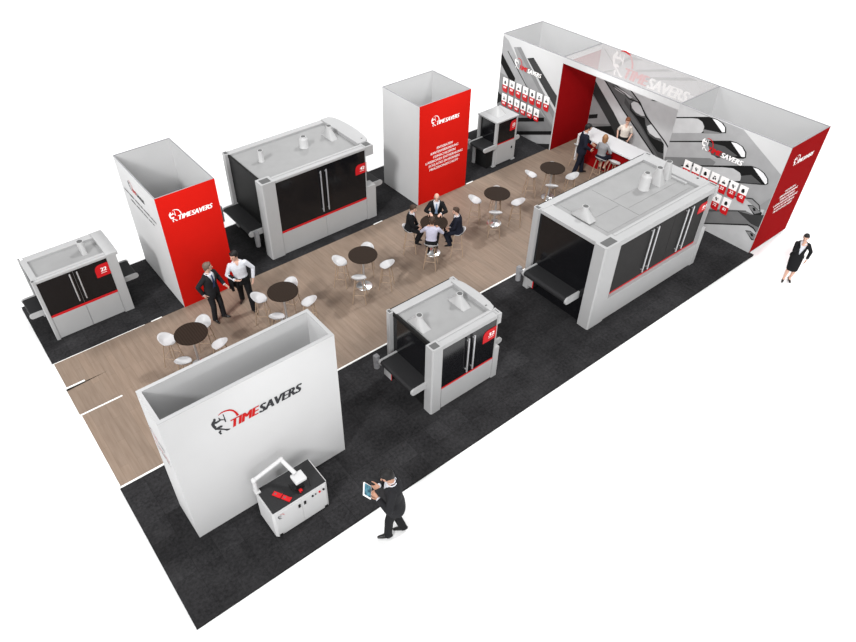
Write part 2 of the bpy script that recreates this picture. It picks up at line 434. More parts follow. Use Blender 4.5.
# C: red tower in the middle
CX0, CX1, CY0, CY1, CH = 11.709, 13.754, 8.221, 10.066, 3.408
TC = tower('red fronted display tower with logo and six lines of white lettering', CX0, CX1, CY0, CY1, CH, 0.03, 'red')
g = G(); logo(g, FR(0, CY0 - 0.006, 0), 12.17, 2.64, 1.14, 0, 0, 0, 0); out('logo', g, M['whiteprint'], TC, recalc=False)
LINES = ['ENTGRATEN', 'KANTENVERRUNDUNG', 'FEINSCHLEIFEN', 'LASEROXID ENTFERNUNG', 'SCHLACKE ENTFERNEN', 'PR\u00c4ZISIONSSCHLIFF']
LW = [0.65, 1.14, 0.92, 1.54, 1.29, 1.21]
def lettering(parent, fr, uc, w_top, pitch, cap, k=1.0, bold=0.012):
    for i, (s, wd) in enumerate(zip(LINES, LW)):
        g = G()
        for q in range(3): put_text(g, fr, s, uc - wd * k / 2 + cap * .03 * q, w_top - pitch * i, cap, wd * k, 0, 0.12, 0, n=.004 + .0003 * q)
        out('lettering_line', g, M['whiteprint'], parent, recalc=False)
lettering(TC, FR(0, CY0 - 0.006, 0), 12.75, 1.80, 0.139, 0.082)
wash((4.2, 5.6, 4.6), (4.35, BY0, 2.7), 130, 70)
wash((12.6, 5.6, 4.6), (12.75, CY0, 2.7), 150, 72)
wash((3.0, -1.2, 4.4), (3.0, AY0, 2.5), 110, 75)
wash((1.2, 9.6, 4.9), (BX0, 9.6, 2.9), 70, 80)
wash((9.6, 9.2, 5.0), (CX0, 9.2, 2.9), 90, 75)
wash((15.6, 9.5, 4.9), (DX0, 9.5, 2.7), 120, 85)
wash((15.8, 6.0, 4.6), (DX1, 5.6, 2.2), 170, 85)
wash((16.0, 1.7, 4.7), (DX0, 1.7, 2.7), 90, 95)

# ------------------------------------------------------------------ big exhibition wall at the right end
DW = thing('exhibition_wall', 'long exhibition wall with machine part graphics and a red end', 'exhibition wall', ((DX0 + DX1) / 2, (DY0 + DY1) / 2, 0))
t = 0.04; e = 0.012
def dpanel(nm, x0, x1, y0, y1, z0=0.0, z1=DH, m='lam', lab=None):
    g = G(); g.box(x0, x1, y0, y1, z0, z1 - e, 0); g.box(x0, x1, y0, y1, z1 - e, z1, 1)
    o = out(nm, g, [M[m], M['rimedge']], DW)
    if lab: o['label'] = lab
    return o
dpanel('front_panel', DX0, DX0 + t, PB1 + t, DY1)
dpanel('front_panel', DX0, DX0 + t, DY0 + t, PB0)
dpanel('end_panel', DX0, DX1, DY1 - t, DY1, lab=None) if False else dpanel('end_panel', DX0 + t, DX1 - t, DY1 - t, DY1)
dpanel('end_panel', DX0, DX1, DY0, DY0 + t)
g = G(); g.box(DX0, DX1, DY0 - 0.006, DY0 - 0.0005, 0, DH - 0.002); o = out('red_print', g, M['redwall'], DW); o['label'] = 'red printed end'  # end print in the darkened red, shade included in its colour
dpanel('back_panel', DX1 - t, DX1, DY0 + t, DY1)
dpanel('partition', DX0, DX1 - t, PB1, PB1 + t)
dpanel('partition', DX0 + t, DX1 - t, PB0 - t, PB0)
g = G(); g.box(DX0 + .01, DX1 - t, PB1 - 0.006, PB1 - 0.0005, 0, 3.22); o = out('red_side_wall', g, M['redwall'], DW); o['label'] = 'red wall of the open bay, shade put into its colour'
dpanel('header', DX0, DX0 + t, PB0, PB1, 3.22, DH)
g = G(); g.box(DX0 + t, DX1 - t, PB0, PB1 - .007, DH - 0.035, DH - 0.03); o = out('ceiling_panel', g, translucent_mat('translucent_ceiling_fabric'), DW); o['label'] = 'translucent white ceiling fabric'
g = G(); g.box(DX0 + t, DX1 - t, PB1 + t, DY1 - t, ZG, 0); g.box(DX0 + .03, DX1 - t, DY0 + t, PB0 - t, ZG, 0); out('storeroom_floor', g, M['carpet'], DW)
g = G(); fd = FR(0, DY0 - 0.006, 0); logo(g, fd, 18.28, 2.73, 1.10, 0, 0, 0, 0); out('logo', g, M['whiteprint'], DW, recalc=False)
lettering(DW, fd, 18.83, 1.80, 0.125, 0.07, 0.84)

class Print:
    """printed graphics on a wall plane x = const: polygons of (y, z), stacked a hair apart"""
    def __init__(s, x): s.x = x; s.g = G(); s.ms = []; s.k = 0
    def poly(s, v, pts, clip=None):
        m = grey(v)
        if m not in s.ms: s.ms.append(m)
        s.k += 1; x = s.x - 0.002 - 0.0009 * s.k
        y0, y1, z0, z1 = clip or s.clip
        P = list(pts)
        for ax, lim, sg in ((0, y0, 1), (0, y1, -1), (1, z0, 1), (1, z1, -1)):   # Sutherland-Hodgman
            Q = []
            for a, b in zip(P, P[1:] + P[:1]):
                ia = (a[ax] - lim) * sg >= 0; ib = (b[ax] - lim) * sg >= 0
                if ia: Q.append(a)
                if ia != ib:
                    tt = (lim - a[ax]) / (b[ax] - a[ax]); Q.append(tuple(a[i] + (b[i] - a[i]) * tt for i in (0, 1)))
            P = Q
            if not P: return
        s.g.face([(x, q[0], q[1]) for q in P], s.ms.index(m))
    def line(s, v, pts, wd):
        for a, b in zip(pts, pts[1:]):
            d = V((b[0] - a[0], b[1] - a[1])); n = V((-d.y, d.x)).normalized() * wd / 2; ee = d.normalized() * wd * .3
            s.poly(v, [(a[0] + n.x - ee.x, a[1] + n.y - ee.y), (b[0] + n.x + ee.x, b[1] + n.y + ee.y), (b[0] - n.x + ee.x, b[1] - n.y + ee.y), (a[0] - n.x - ee.x, a[1] - n.y - ee.y)])
    def done(s):
        o = out('printed_graphic', s.g, s.ms, DW, recalc=False); return o
# left front
p = Print(DX0); p.clip = (PB1 + t, DY1, 0.0, DH - .02)
p.poly(.42, [(10.98, 3.36), (10.71, 3.25), (9.45, 2.0), (8.16, .9), (8.16, 0), (10.98, 0)])
p.poly(.30, [(10.98, 2.0), (10.18, 1.9), (9.49, 1.83), (8.16, .75), (8.16, 0), (10.98, 0)])
p.poly(.22, [(10.98, .95), (9.8, 1.35), (8.16, 1.05), (8.16, .72), (9.8, .1), (10.98, -.3)])
p.poly(.40, [(10.98, .25), (9.79, .0), (8.16, .58), (8.16, .1), (9.0, 0), (10.98, 0)])
p.poly(.27, [(10.42, 3.09), (10.08, 3.19), (8.95, 2.12), (8.16, 1.47), (8.16, .86), (9.49, 1.83)])
p.poly(.36, [(10.42, 3.09), (10.28, 3.13), (9.0, 1.95), (8.16, 1.2), (8.16, .95), (9.49, 1.86)])
p.poly(.055, [(9.72, 2.9), (9.43, 3.01), (8.38, 2.21), (8.16, 2.06), (8.16, 1.62), (8.95, 2.25)])
p.poly(.02, [(9.72, 2.9), (9.43, 3.01), (9.40, 2.98), (9.68, 2.87)])
p.poly(.008, [(10.99, 2.74), (10.18, 2.02), (10.22, 1.86), (10.52, 1.92), (10.99, 2.36)])
p.line(.03, [(10.68, 2.87), (9.49, 1.83)], .035)
p.poly(.015, [(10.99, 1.25), (10.78, 1.17), (10.75, .95), (10.99, .77)])
p.poly(.008, [(9.95, .58), (8.59, 1.1), (8.56, .96), (9.95, .42)])
p.poly(.008, [(9.9, .05), (8.16, .74), (8.16, .6), (9.9, -.1)])
p.poly(.02, [(8.9, -.05), (8.16, .23), (8.16, .0)])
p.done()
# right front
p = Print(DX0); p.clip = (DY0 + .01, PB0 - .005, 0.0, DH - .02)
p.poly(.40, [(3.6, 3.4), (1.55, 3.4), (.15, 2.62), (.15, 0), (3.6, 0)])
p.poly(.6, [(3.6, 2.95), (2.62, 3.36), (3.6, 3.42)])
def arc(cy, cz, ry, rz, a0, a1, n=8):
    return [(cy + ry * math.cos(math.radians(a0 + (a1 - a0) * i / n)), cz + rz * math.sin(math.radians(a0 + (a1 - a0) * i / n))) for i in range(n + 1)]
def slot(top, tip, bot, lobe):
    # dark opening with a bright sliver at the tip and a pale lobe at its left
    p.poly(.006, top + tip + bot)
# slot 1
p.poly(.012, [(3.60, 3.0), (2.62, 3.375), (2.36, 3.40), (2.16, 3.36), (2.03, 3.26), (1.99, 3.12), (2.62, 2.87), (3.6, 2.48)])
p.poly(.62, [(3.60, 2.96), (3.1, 3.15), (2.92, 3.20), (2.76, 3.16), (2.67, 3.05), (2.66, 2.92), (2.7, 2.84), (3.6, 2.48)])
p.poly(.24, [(2.68, 2.97), (2.2, 3.06), (2.08, 3.06), (2.62, 2.86)])
p.poly(.92, [(2.50, 3.365), (2.36, 3.38), (2.20, 3.345), (2.07, 3.26), (2.03, 3.14), (2.10, 3.10)])
# slot 2
p.poly(.012, [(3.6, 2.22), (1.80, 2.965), (1.60, 2.99), (1.40, 2.95), (1.25, 2.83), (1.21, 2.68), (1.26, 2.63), (1.94, 2.36), (3.6, 1.72)])
p.poly(.46, [(3.6, 2.18), (2.35, 2.69), (2.12, 2.36), (1.94, 2.32), (3.6, 1.68)])
p.poly(.10, [(2.45, 2.66), (1.9, 2.75), (1.45, 2.63), (1.94, 2.37), (2.2, 2.35)])
p.poly(.92, [(1.76, 2.94), (1.60, 2.97), (1.42, 2.93), (1.28, 2.81), (1.245, 2.69), (1.34, 2.655)])
# slot 3
p.poly(.23, [(3.6, 1.68), (2.2, 2.24), (2.0, 2.2), (2.3, 1.3), (3.6, 1.2)])
p.poly(.012, [(3.0, 1.66), (.99, 2.525), (.78, 2.545), (.58, 2.49), (.42, 2.37), (.37, 2.24), (.43, 2.17), (1.10, 1.92), (2.2, 1.5), (3.0, 1.3)])
p.poly(.58, [(3.0, 1.62), (1.75, 2.14), (1.45, 2.24), (1.22, 2.20), (1.13, 2.08), (1.14, 1.97), (2.2, 1.5), (3.0, 1.2)])
p.poly(.10, [(1.16, 2.13), (.9, 2.28), (.55, 2.16), (1.12, 1.93)])
p.poly(.92, [(.92, 2.505), (.78, 2.525), (.60, 2.47), (.45, 2.36), (.405, 2.25), (.44, 2.19)])
# folded tabs and edge lines low down
p.poly(.6, [(2.3, .98), (1.05, 1.45), (.62, 1.62), (.36, 1.50), (.2, 1.50), (.2, .6), (2.3, .1)])
p.poly(.33, [(1.05, 1.62), (.60, 1.66), (.36, 1.54), (.15, 1.9), (.15, 1.5), (.4, 1.4)])
p.line(.012, [(1.12, 1.47), (.62, 1.63), (.38, 1.54), (.30, 1.40)], .03)
p.poly(.20, [(2.1, .57), (.70, 1.2), (.45, 1.2), (.15, 1.3), (.15, .75), (.42, .80), (1.8, .14), (2.1, .0)])
p.poly(.05, [(.9, 1.08), (.5, 1.16), (.15, 1.33), (.15, .9), (.4, .9)])
p.line(.03, [(1.9, .57), (.67, 1.2)], .025)
p.poly(.6, [(2.3, -.1), (.45, .80), (.2, .72), (.14, .6), (.14, 0), (2.3, 0)])
p.line(.012, [(2.3, -.08), (.47, .83), (.3, .82), (.19, .74)], .035)
for (ya, za) in ((.66, 1.37), (.45, .60)):
    p.poly(.02, [(ya + .03, za + .03), (ya - .12, za + .09), (ya - .44, za + .0), (ya - .44, za - .08), (ya - .24, za - .17)])
    p.poly(.25, [(ya - .0, za), (ya - .12, za + .07), (ya - .40, za - .0), (ya - .26, za - .13)])
    p.poly(.01, [(ya - .13, za + .02), (ya - .2, za + .04), (ya - .26, za - .03), (ya - .2, za - .06)])
p.done()
# back wall of the open bay
p = Print(DX1 - t); p.clip = (PB0 + .01, PB1 - .012, 0.0, DH - .06)
p.poly(.50, [(8.12, 3.4), (3.6, 3.4), (3.6, 0), (8.12, 0)])
p.poly(.22, [(8.12, 1.72), (6.92, .80), (6.3, .3), (6.3, 0), (8.12, 0)])
p.poly(.30, [(8.12, 1.55), (7.1, .82), (8.12, .45)])
p.poly(.012, [(8.12, .80), (7.74, .97), (7.73, .81), (8.12, .64)])
p.poly(.012, [(8.12, .31), (7.02, .78), (6.6, .75), (6.2, .0), (8.12, .0)])
p.poly(.045, [(8.12, 2.10), (7.17, 1.34), (6.6, .93), (5.9, .3), (5.9, 0), (6.4, 0), (6.92, .62), (8.12, 1.62)])
p.poly(.72, [(8.12, 2.12), (7.17, 1.36), (5.7, .0), (5.0, .0), (5.19, .46), (6.74, 1.5), (7.73, 2.25), (8.0, 2.4), (8.12, 2.4)])
p.poly(.17, [(7.73, 2.27), (7.19, 2.26), (6.6, 2.05), (6.12, 1.98), (5.6, 1.5), (4.8, 1.1), (4.6, .3), (4.7, 0), (5.0, .1), (5.19, .46), (6.74, 1.5)])
p.poly(.10, [(6.75, 1.95), (6.38, 1.67), (5.9, 1.50), (5.63, 1.25), (5.0, .95), (4.7, .4), (4.9, .4), (5.9, 1.2), (6.74, 1.75)])
p.poly(.02, [(6.52, 1.88), (6.38, 1.62), (6.15, 1.52), (5.81, 1.54), (5.70, 1.30), (5.54, 1.04), (5.28, .98), (4.85, 1.0), (4.78, .62), (5.0, .6), (5.4, .85), (5.75, 1.15), (6.1, 1.40), (6.45, 1.6)])
p.poly(.85, [(6.47, 1.83), (6.38, 1.70), (6.21, 1.60), (5.95, 1.57), (5.80, 1.62), (5.96, 1.86), (6.10, 1.96), (6.36, 1.97)])
p.poly(.85, [(5.65, 1.31), (5.60, 1.20), (5.48, 1.10), (5.22, 1.05), (5.02, 1.09), (5.37, 1.40), (5.52, 1.42)])
p.poly(.74, [(6.60, 2.27), (5.55, 2.8), (3.6, 2.9), (3.6, 0), (4.6, 0), (4.85, .95), (5.55, 1.50), (6.12, 2.0)])
p.line(.012, [(6.60, 2.27), (6.12, 1.98), (5.81, 1.64), (4.82, 1.04), (4.6, .85)], .05)
p.line(.012, [(7.75, 2.28), (6.74, 1.52), (5.19, .48), (4.6, .0)], .05)
p.poly(.8, [(7.35, 2.20), (6.80, 2.13), (6.45, 2.05), (6.55, 2.0), (7.2, 2.1)])
p.line(.012, [(7.50, 2.26), (7.19, 2.25), (7.12, 2.20)], .03)
p.line(.012, [(7.33, 2.18), (6.80, 2.07), (6.57, 1.97), (6.40, 1.97), (6.20, 1.98), (6.05, 1.90)], .035)
p.line(.30, [(7.0, 2.2), (6.6, 2.1), (6.3, 2.05)], .025)
p.poly(.03, [(5.73, 2.22), (5.48, 2.26), (5.63, 2.31)])
p.poly(.03, [(4.66, 1.90), (4.45, 2.0), (4.52, 2.04)])
# upper part, seen through the ceiling fabric
p.poly(.20, [(7.40, 2.86), (7.21, 3.06), (6.97, 3.30), (6.31, 3.50), (6.31, 3.40), (6.93, 3.22), (7.1, 3.05), (7.3, 2.8)])
p.line(.09, [(7.96, 3.28), (7.39, 2.84)], .03)
p.line(.2, [(7.83, 2.52), (7.37, 2.73)], .05)
p.line(.2, [(6.55, 2.97), (5.0, 3.48)], .07)
p.line(.16, [(6.1, 2.85), (4.2, 3.45)], .09)
p.done()
g = G(); fw = FL(DX1 - t - .045, 0, 0); logo(g, fw, -7.56, 2.62, 3.15, 0, 1, 0, n=0.004); out('logo', g, [M['whiteprint'], M['red'], M['whiteprint']], DW, recalc=False)
g = G(); fw = FL(DX0 - .03, 0, 0)
logo(g, fw, -10.27, 2.44, 1.32, 0, 1, 0); out('logo', g, [M['whiteprint'], M['red'], M['whiteprint']], DW, recalc=False); g = G()
logo(g, fw, -2.58, 2.43, 1.36, 0, 1, 0)
out('logo', g, [M['whiteprint'], M['red'], M['whiteprint']], DW, recalc=False)

# sample cards hung on the wall: white picture over a red number tag
def pic(g, fr, yc, z0, k, m):
    rr = random.Random(k); w_ = .2
    if k % 4 == 0: shp = [[(-.05, .02), (.05, .02), (.07, .1), (.03, .2), (-.04, .19), (-.07, .1)]]
    elif k % 4 == 1: shp = [[(-.07, .03), (-.01, .02), (-.01, .11), (-.07, .12)], [(.01, .05), (.07, .03), (.07, .12), (.01, .14)], [(-.05, .14), (.05, .16), (.03, .2), (-.04, .19)]]
    elif k % 4 == 2: shp = [[(-.07, .03), (.07, .03), (.07, .1), (.0, .14), (-.07, .1)], [(-.03, .15), (.03, .16), (.0, .2)]]
    else: shp = [[(-.07, .16), (-.02, .2), (.05, .06), (.0, .02)], [(.02, .15), (.06, .18), (.08, .12)]]
    for s in shp: g.face([fr.p(yc + a * .75, z0 + .015 + b * .72, 0.003) for a, b in s], m)
def card(yc, zw0, zw1, zr0, num, k, label, white=True):
    x = DX0 - .034
    fr = FL(x - .012, 0, 0); wd = .245
    c = thing('sample_card', label, 'card', (x, yc, zr0), group='sample cards on the exhibition wall')
    g = G(); g.box(x - .012, x + .004, yc - wd / 2, yc + wd / 2, zw0, zw1); o = out('picture_plate', g, M['whiteprint'], c)
    g = G(); pic(g, fr, -yc, zw0 + .02, k, 0); out('picture', g, grey(.018 if k % 3 else .08), o, recalc=False)
    g = G(); g.prism([(yc - wd / 2, zw0), (yc + wd / 2, zw0), (yc + wd / 2, zr0 + .09), (yc + wd / 2 - .03, zr0 + .03), (yc + wd / 2 - .09, zr0), (yc - wd / 2, zr0 - .0)], x - .012, x + .004, 'x')
    o = out('number_tag', g, M['red'], c); o['label'] = 'red tag below the picture'
    g = G()
    if num: put_text(g, fr, num, -yc, (zw0 + zr0) / 2 - .0, .085, None, 0, .1, .02, 'c')
    else:
        for dx in (-.035, .035): g.face([fr.p(-yc + dx - .025, zw0 - .11, .003), fr.p(-yc + dx + .025, zw0 - .11, .003), fr.p(-yc + dx + .025, zw0 - .045, .003), fr.p(-yc + dx - .025, zw0 - .045, .003)])
    out('number', g, M['whiteprint'], o, recalc=False)
ORD = ['first', 'second', 'third', 'fourth', 'fifth', 'sixth', 'seventh']
for i in range(7):
    card(10.62 - .343 * i, 1.63, 1.90, 1.375, None, i, 'sample card, %s from left in the upper row beside the red bay wall' % ORD[i])
for i in range(6):
    card(10.60 - .33 * i, 1.02, 1.30, .84, None, i + 1, 'sample card, %s from left in the lower row beside the red bay wall' % ORD[i])
for i in range(7):
    card(.94 + .308 * (6 - i), 1.64, 1.90, 1.385, [None, None, None, None, '22', '32', '42'][i], i + 2,
         'sample card, %s from right in the upper row near the red wall end' % ORD[6 - i])
for i in range(2):
    card(1.28 + .318 * (1 - i), 1.05, 1.32, .80, ['72', '81'][i], i + 3, 'sample card, %s of the two in the lower row near the red wall end' % ['left one', 'right one'][i])
# ------------------------------------------------------------------ sanding machines
def post(g, x0, x1, y0, y1, h, corner, m=0, mi=1, ch=.07):
    """upright with one chamfered corner and a hollow top; corner = (sx, sy) of the chamfer"""
    sx, sy = corner
    P = {(-1, -1): [(x0 + ch, y0), (x1, y0), (x1, y1), (x0, y1), (x0, y0 + ch)],
         (1, -1): [(x0, y0), (x1 - ch, y0), (x1, y0 + ch), (x1, y1), (x0, y1)],
         (-1, 1): [(x0, y0), (x1, y0), (x1, y1), (x0 + ch, y1), (x0, y1 - ch)],
         (1, 1): [(x0, y0), (x1, y0), (x1, y1 - ch), (x1 - ch, y1), (x0, y1)]}[corner]
    g.prism(P, 0, h, 'z', m)
    cx = sum(q[0] for q in P) / 5; cy = sum(q[1] for q in P) / 5
    k = .66
    Q = [(cx + (a - cx) * k, cy + (b - cy) * k) for a, b in P]
    g.face([(a, b, h + .002) for a, b in Q], mi)
def tag_badge(parent, x0, x1, z0, z1, y, num):
    r = (z1 - z0) * .42
    P = [(x0, z0), (x1, z0), (x1, z1), (x0 + r, z1)] + [(x0 + r - r * math.sin(a), z1 - r + r * math.cos(a)) for a in (.4, .8, 1.2)] + [(x0, z1 - r)]
    g = G(); g.prism(P, y - .012, y, 'y'); o = out('number_badge', g, M['red'], parent); o['label'] = 'red badge with number'
    g = G(); fr = FR(0, y - .012, 0); h = z1 - z0; wd = x1 - x0
    for q in range(3): put_text(g, fr, num, x0 + wd * .36 + .008 * q, z0 + h * .42, h * .30, wd * .40, 0, .1, n=.004 + .0003 * q)
    out('number', g, M['whiteprint'], o, recalc=False)
    g = G(); g.face([fr.p(x0 + wd * .36, z0 + h * .27), fr.p(x0 + wd * .76, z0 + h * .27), fr.p(x0 + wd * .76, z0 + h * .31), fr.p(x0 + wd * .36, z0 + h * .31)]); out('underline', g, M['whiteprint'], o, recalc=False)
def funnel(parent, cx, cy, z0, h, bw, bd, tr, topdx=0, topdy=0, neck=.08):
    """rectangular base narrowing to a round pipe"""
    g = G(); n = 40; rings = []
    def rect(a, w_, d):
        c, s = math.cos(a), math.sin(a); k = max(abs(c) / (w_ / 2), abs(s) / (d / 2)); return c / k, s / k
    for f, z in ((0, 0), (0.02, .02), (1, h - neck), (1, h)):
        r = []
        for i in range(n):
            a = 2 * PI * (i + .5) / n; x1, y1 = rect(a, bw, bd); x2, y2 = tr * math.cos(a), tr * math.sin(a)
            r.append((cx + topdx * f + x1 * (1 - f) + x2 * f, cy + topdy * f + y1 * (1 - f) + y2 * f, z0 + z))
        rings.append(r)
    g.loft(rings, 0, smooth=True)
    o = out('extraction_funnel', g, M['cone'], parent)
    g = G(); g.cyl((cx + topdx, cy + topdy, z0 + h), (cx + topdx, cy + topdy, z0 + h + .004), tr * .82, n=24)
    out('pipe_mouth', g, M['recess'], o)
def stack(parent, cx, cy, z0, h, r, neck=None):
    g = G()
    if neck: g.lathe((cx, cy, z0), [(r * 1.12, 0), (r * 1.12, .02), (r * 1.03, .03), (r * 1.0, h * .76), (r * .9, h * .84), (neck, h * .88), (neck, h)], 28)
    else: g.lathe((cx, cy, z0), [(r * 1.2, 0), (r * 1.2, .02), (r * 1.06, .03), (r, h)], 24)
    o = out('extraction_stack', g, M['cone'], parent)
    g = G(); rr = (neck or r) * .8; g.cyl((cx, cy, z0 + h), (cx, cy, z0 + h + .004), rr, n=24); out('pipe_mouth', g, M['recess'], o)
def conveyor(root, nm, xa, xb, y0, y1, z, side=-1, th=.13, motors=(), box=None):
    """belt table from the machine (xb) to its free end (xa); side -1 = sticks out to the left"""
    r = th / 2; n = 10; s = side
    prof = [(xb, z)] + [(xa - s * r + s * r * math.sin(a), z - r + r * math.cos(a)) for a in [PI * i / n for i in range(n + 1)]] + [(xb, z - th)]
    g = G(); g.prism(prof, y0 + .05, y1 - .05, 'y')
    c = out(nm, g, M['belt'], root)
    k = .02; R = r + k
    rail = [(xb, z + k)] + [(xa - s * r + s * (R) * math.sin(a), z - r + R * math.cos(a)) for a in [PI * i / n for i in range(n + 1)]] + [(xb, z - th - k)]
    for a, b in ((y0, y0 + .05), (y1 - .05, y1)):
        g = G(); g.prism(rail, a, b, 'y'); out('belt_rail', g, M['shell'], c)
    for (mx, my, ml) in motors:
        g = G(); g.cyl((mx, my, z - .02), (mx, my, z - .02 - ml * .45), .055, .055, 16); g.box(mx - .06, mx + .06, my - .06, my + .06, z - ml * .5, z + .03, 0, .01)
        g.cyl((mx, my, z - ml * .5), (mx, my, z - ml), .075, .07, 18); g.cyl((mx, my, z - ml), (mx, my, z - ml - .02), .05, .04, 18)
        g.box(mx - .03, mx + .03, my - .14 if my > y1 - .1 else my, my if my > y1 - .1 else my + .14, z - .11, z - .03)
        out('drive_motor', g, M['motor'], c)
    return c
def machine(name, label, x0, x1, yf, yb, h, d):
    R = thing(name, label, 'sanding machine', (x0, yf, 0), group='wide belt sanding machines on the stand')
    xs = x0 + d.get('xs', .10)
    pl, pr = d['pl'], d['pr']            # front face: left upright up to pl, right upright from pr
    zd0, zd1 = d['door']                 # doors
    yd = yf + .03                        # plane of the doors
    yq = yd + d.get('rec', 0)      # the doors may sit deeper than the lower panels
    # body and end sheets
    g = G(); g.box(xs + .012, pr + .02, yq + .02, yb - .06, .02, h - .10); out('body', g, M['shell'], R)
    g = G(); g.box(xs, xs + .012, yf + .10, yb - .06, max(.03, zd0 - d.get('ext', .8)), h - .03); o = out('end_sheet', g, M['gloss'] if d.get('gl', 1) else M['matblack'], R); o['label'] = 'black end sheet over the infeed'
    g = G(); g.box(pr + .021, pr + .035, yd + .06, yb - .10, .2, h - .05); o = out('end_sheet', g, M['matblack'], R); o['label'] = 'black end sheet at the outfeed'
    # uprights
    pw = d.get('pw', .28)
    for (sx, sy) in ((-1, -1), (-1, 1)):
        g = G(); ya, yb_ = (yf, yf + pw) if sy < 0 else (yb - pw * .6, yb)
        post(g, x0, pl if sy < 0 else x0 + pw * .42, ya, yb_, h, (sx, sy), ch=d.get('ch', .03)); out('upright', g, [M['shell'], M['recess']], R)
    xr = x1
    for sy in (-1, 1):
        ya, yb_ = (yf, yf + pw * .9) if sy < 0 else (yb - pw * .7, yb)
        zt = d.get('rz', h * .55)
        g = G(); g.box(pr, pr + .017, ya, yb_, 0, h - .003)
        g.prism([(pr + .018, 0), (xr, 0), (xr - .0, zt), (pr + .018, zt + .02)], ya, yb_, 'y')
        if zt < h - .4: g.box(pr + .022, xr - .05, ya, yb_, h - .30, h - .002, 0, .0)
        g.face([(pr + .06, ya + .05, h), (xr - .09, ya + .05, h), (xr - .09, yb_ - .05, h), (pr + .06, yb_ - .05, h)], 1)
        out('upright', g, [M['shell'], M['recess']], R)
    # doors
    ds = d['seams']; n = len(ds) - 1
    hz0, hz1 = d['hz']
    for i in range(n):
        a, b = ds[i] + .006, ds[i + 1] - .006
        g = G(); g.box(a, b, yq - .012, yq + .02, zd0, zd1); o = out('door', g, M[d.get('dm', 'gloss')], R)
        for hx in d['handles'][i]:
            g = G(); r = d.get('hr', .02)
            g.cyl((hx, yq - .065, hz0), (hx, yq - .065, hz1), r, n=10)
            for z in (hz0 + .07, hz1 - .07): g.cyl((hx, yq - .065, z), (hx, yq - .01, z), r * .9, n=8)
            out('handle', g, M[d.get('hm', 'steel')], o)
    st = d['stripe']
    g = G(); g.box(pl, pr, yq - .014, yq + .02, zd0 - st, zd0 - .002); o = out('stripe', g, M['red'], R); o['label'] = 'red stripe below the doors'
    lo = d['lower']
    for a, b in zip(lo, lo[1:]):
        g = G(); g.box(a + .005, b - .005, yd - .018, yq + .02, d.get('lz', .02), zd0 - st - .004, 0, .004, 1); out('lower_panel', g, M['shell'], R)
    if d.get('head', 1):
        g = G(); g.box(pl - .01, pr + .01, yd - .014, yq + .02, zd1 + .003, h - .01); out('door_header', g, M['shell'], R)
    bx0, bx1, bz0, bz1 = d['badge']; tag_badge(R, bx0, bx1, bz0, bz1, yq - .012, d['num'])
    # roof: sunk sheet, stepped rails front and back
    g = G(); g.box(xs + .012, pr + .02, yd + .02, yb - .04, h - .095, h - .07)
    if d.get('sheets'):
        for k, (a, b, c_, e_) in enumerate(d['sheets']): g.box(a, b, c_, e_, h - .071, h - .062)
    out('roof_sheet', g, M['plate'], R)
    g = G(); fw_ = d.get('fr', .17); g.box(pl - .02, pr + .02, yf + .012, yf + .012 + fw_, h - .09, h - .015, 0, .012); g.box(pl - .0, pr + .06, yf + fw_, yf + fw_ + .08, h - .10, h + .012, 0, .02)
    out('front_rail', g, M['shell'], R)
    g = G(); g.box(x0 + .12, pr + .02, yb - .24, yb - .03, h - .10, h - .0, 0, .02); g.box(x0 + .12, pr + .02, yb - .028, yb + .012, h - .16, h - .03, 1)
    out('back_rail', g, [M['shell'], M['matblack']], R)
    g = G(); g.box(xs - .012, xs + .05 + d.get('lr', 0), yf + .12, yb - .08, h - .12, h - .015, 0, .008); o = out('left_rail', g, M['shell'] if d.get('lr') else M['matblack'], R)
    # hood at the right end
    if 'hood' in d:
        hx0, hx1, hy0, hy1 = d['hood']; q = (hy1 - hy0)
        P = [(hx0, hy0), (hx1 - .10, hy0 + .0), (hx1 - .02, hy0 + .06)] + [(hx1 + d.get('bulge', .06) * math.sin(PI * k / 8), hy0 + .06 + (q - .16) * k / 8) for k in range(1, 8)] + [(hx1 - .02, hy1 - .10), (hx1 - .12, hy1), (hx0, hy1)]
        g = G(); g.prism(P, h - .14, h + .035, 'z', 0, .015); g.box(hx1 - .17, hx1 - .12, hy0 + .17, hy0 + .2, h + .034, h + .042, 1); out('hood', g, [M['shell'], M['recess']], R)
    return R
G1 = lambda x: x
# -- 32, in the middle of the front carpet
m32 = machine('sanding_machine', 'grey wide belt sander with badge 32, alone in the middle of the front carpet', 6.40, 8.46, 1.19, 2.86, 2.06,
    dict(pl=6.68, pr=8.29, pw=.25, door=(.71, 1.93), seams=[6.70, 7.49, 8.29], handles=[[7.41], [7.58]], hz=(.82, 1.86), stripe=.05, lower=[6.70, 8.29], badge=(7.90, 8.32, 1.37, 1.72), num='32',
         bulge=.05, hood=(8.22, 8.41, 1.38, 2.72), rz=.98, hr=.022))
funnel(m32, 6.74, 2.08, 1.985, .30, .24, .56, .075); funnel(m32, 7.92, 2.08, 1.985, .30, .24, .56, .075)
c = conveyor(m32, 'infeed_conveyor', 6.0, 6.58, 1.38, 2.62, .90, -1, motors=((6.03, 2.76, .36),))
g = G(); g.box(6.15, 6.58, 2.35, 2.62, .36, .66); g.box(6.142, 6.152, 2.335, 2.352, .36, .66, 1); g.box(6.14, 6.15, 2.35, 2.62, .36, .66, 2); out('control_box', g, [M['matblack'], M['red'], M['shell']], c)
g = G(); g.box(6.45, 6.58, 1.50, 2.62, .02, .70); out('belt_support', g, M['matblack'], c)
conveyor(m32, 'outfeed_conveyor', 8.72, 8.30, 1.38, 2.62, .95, 1)
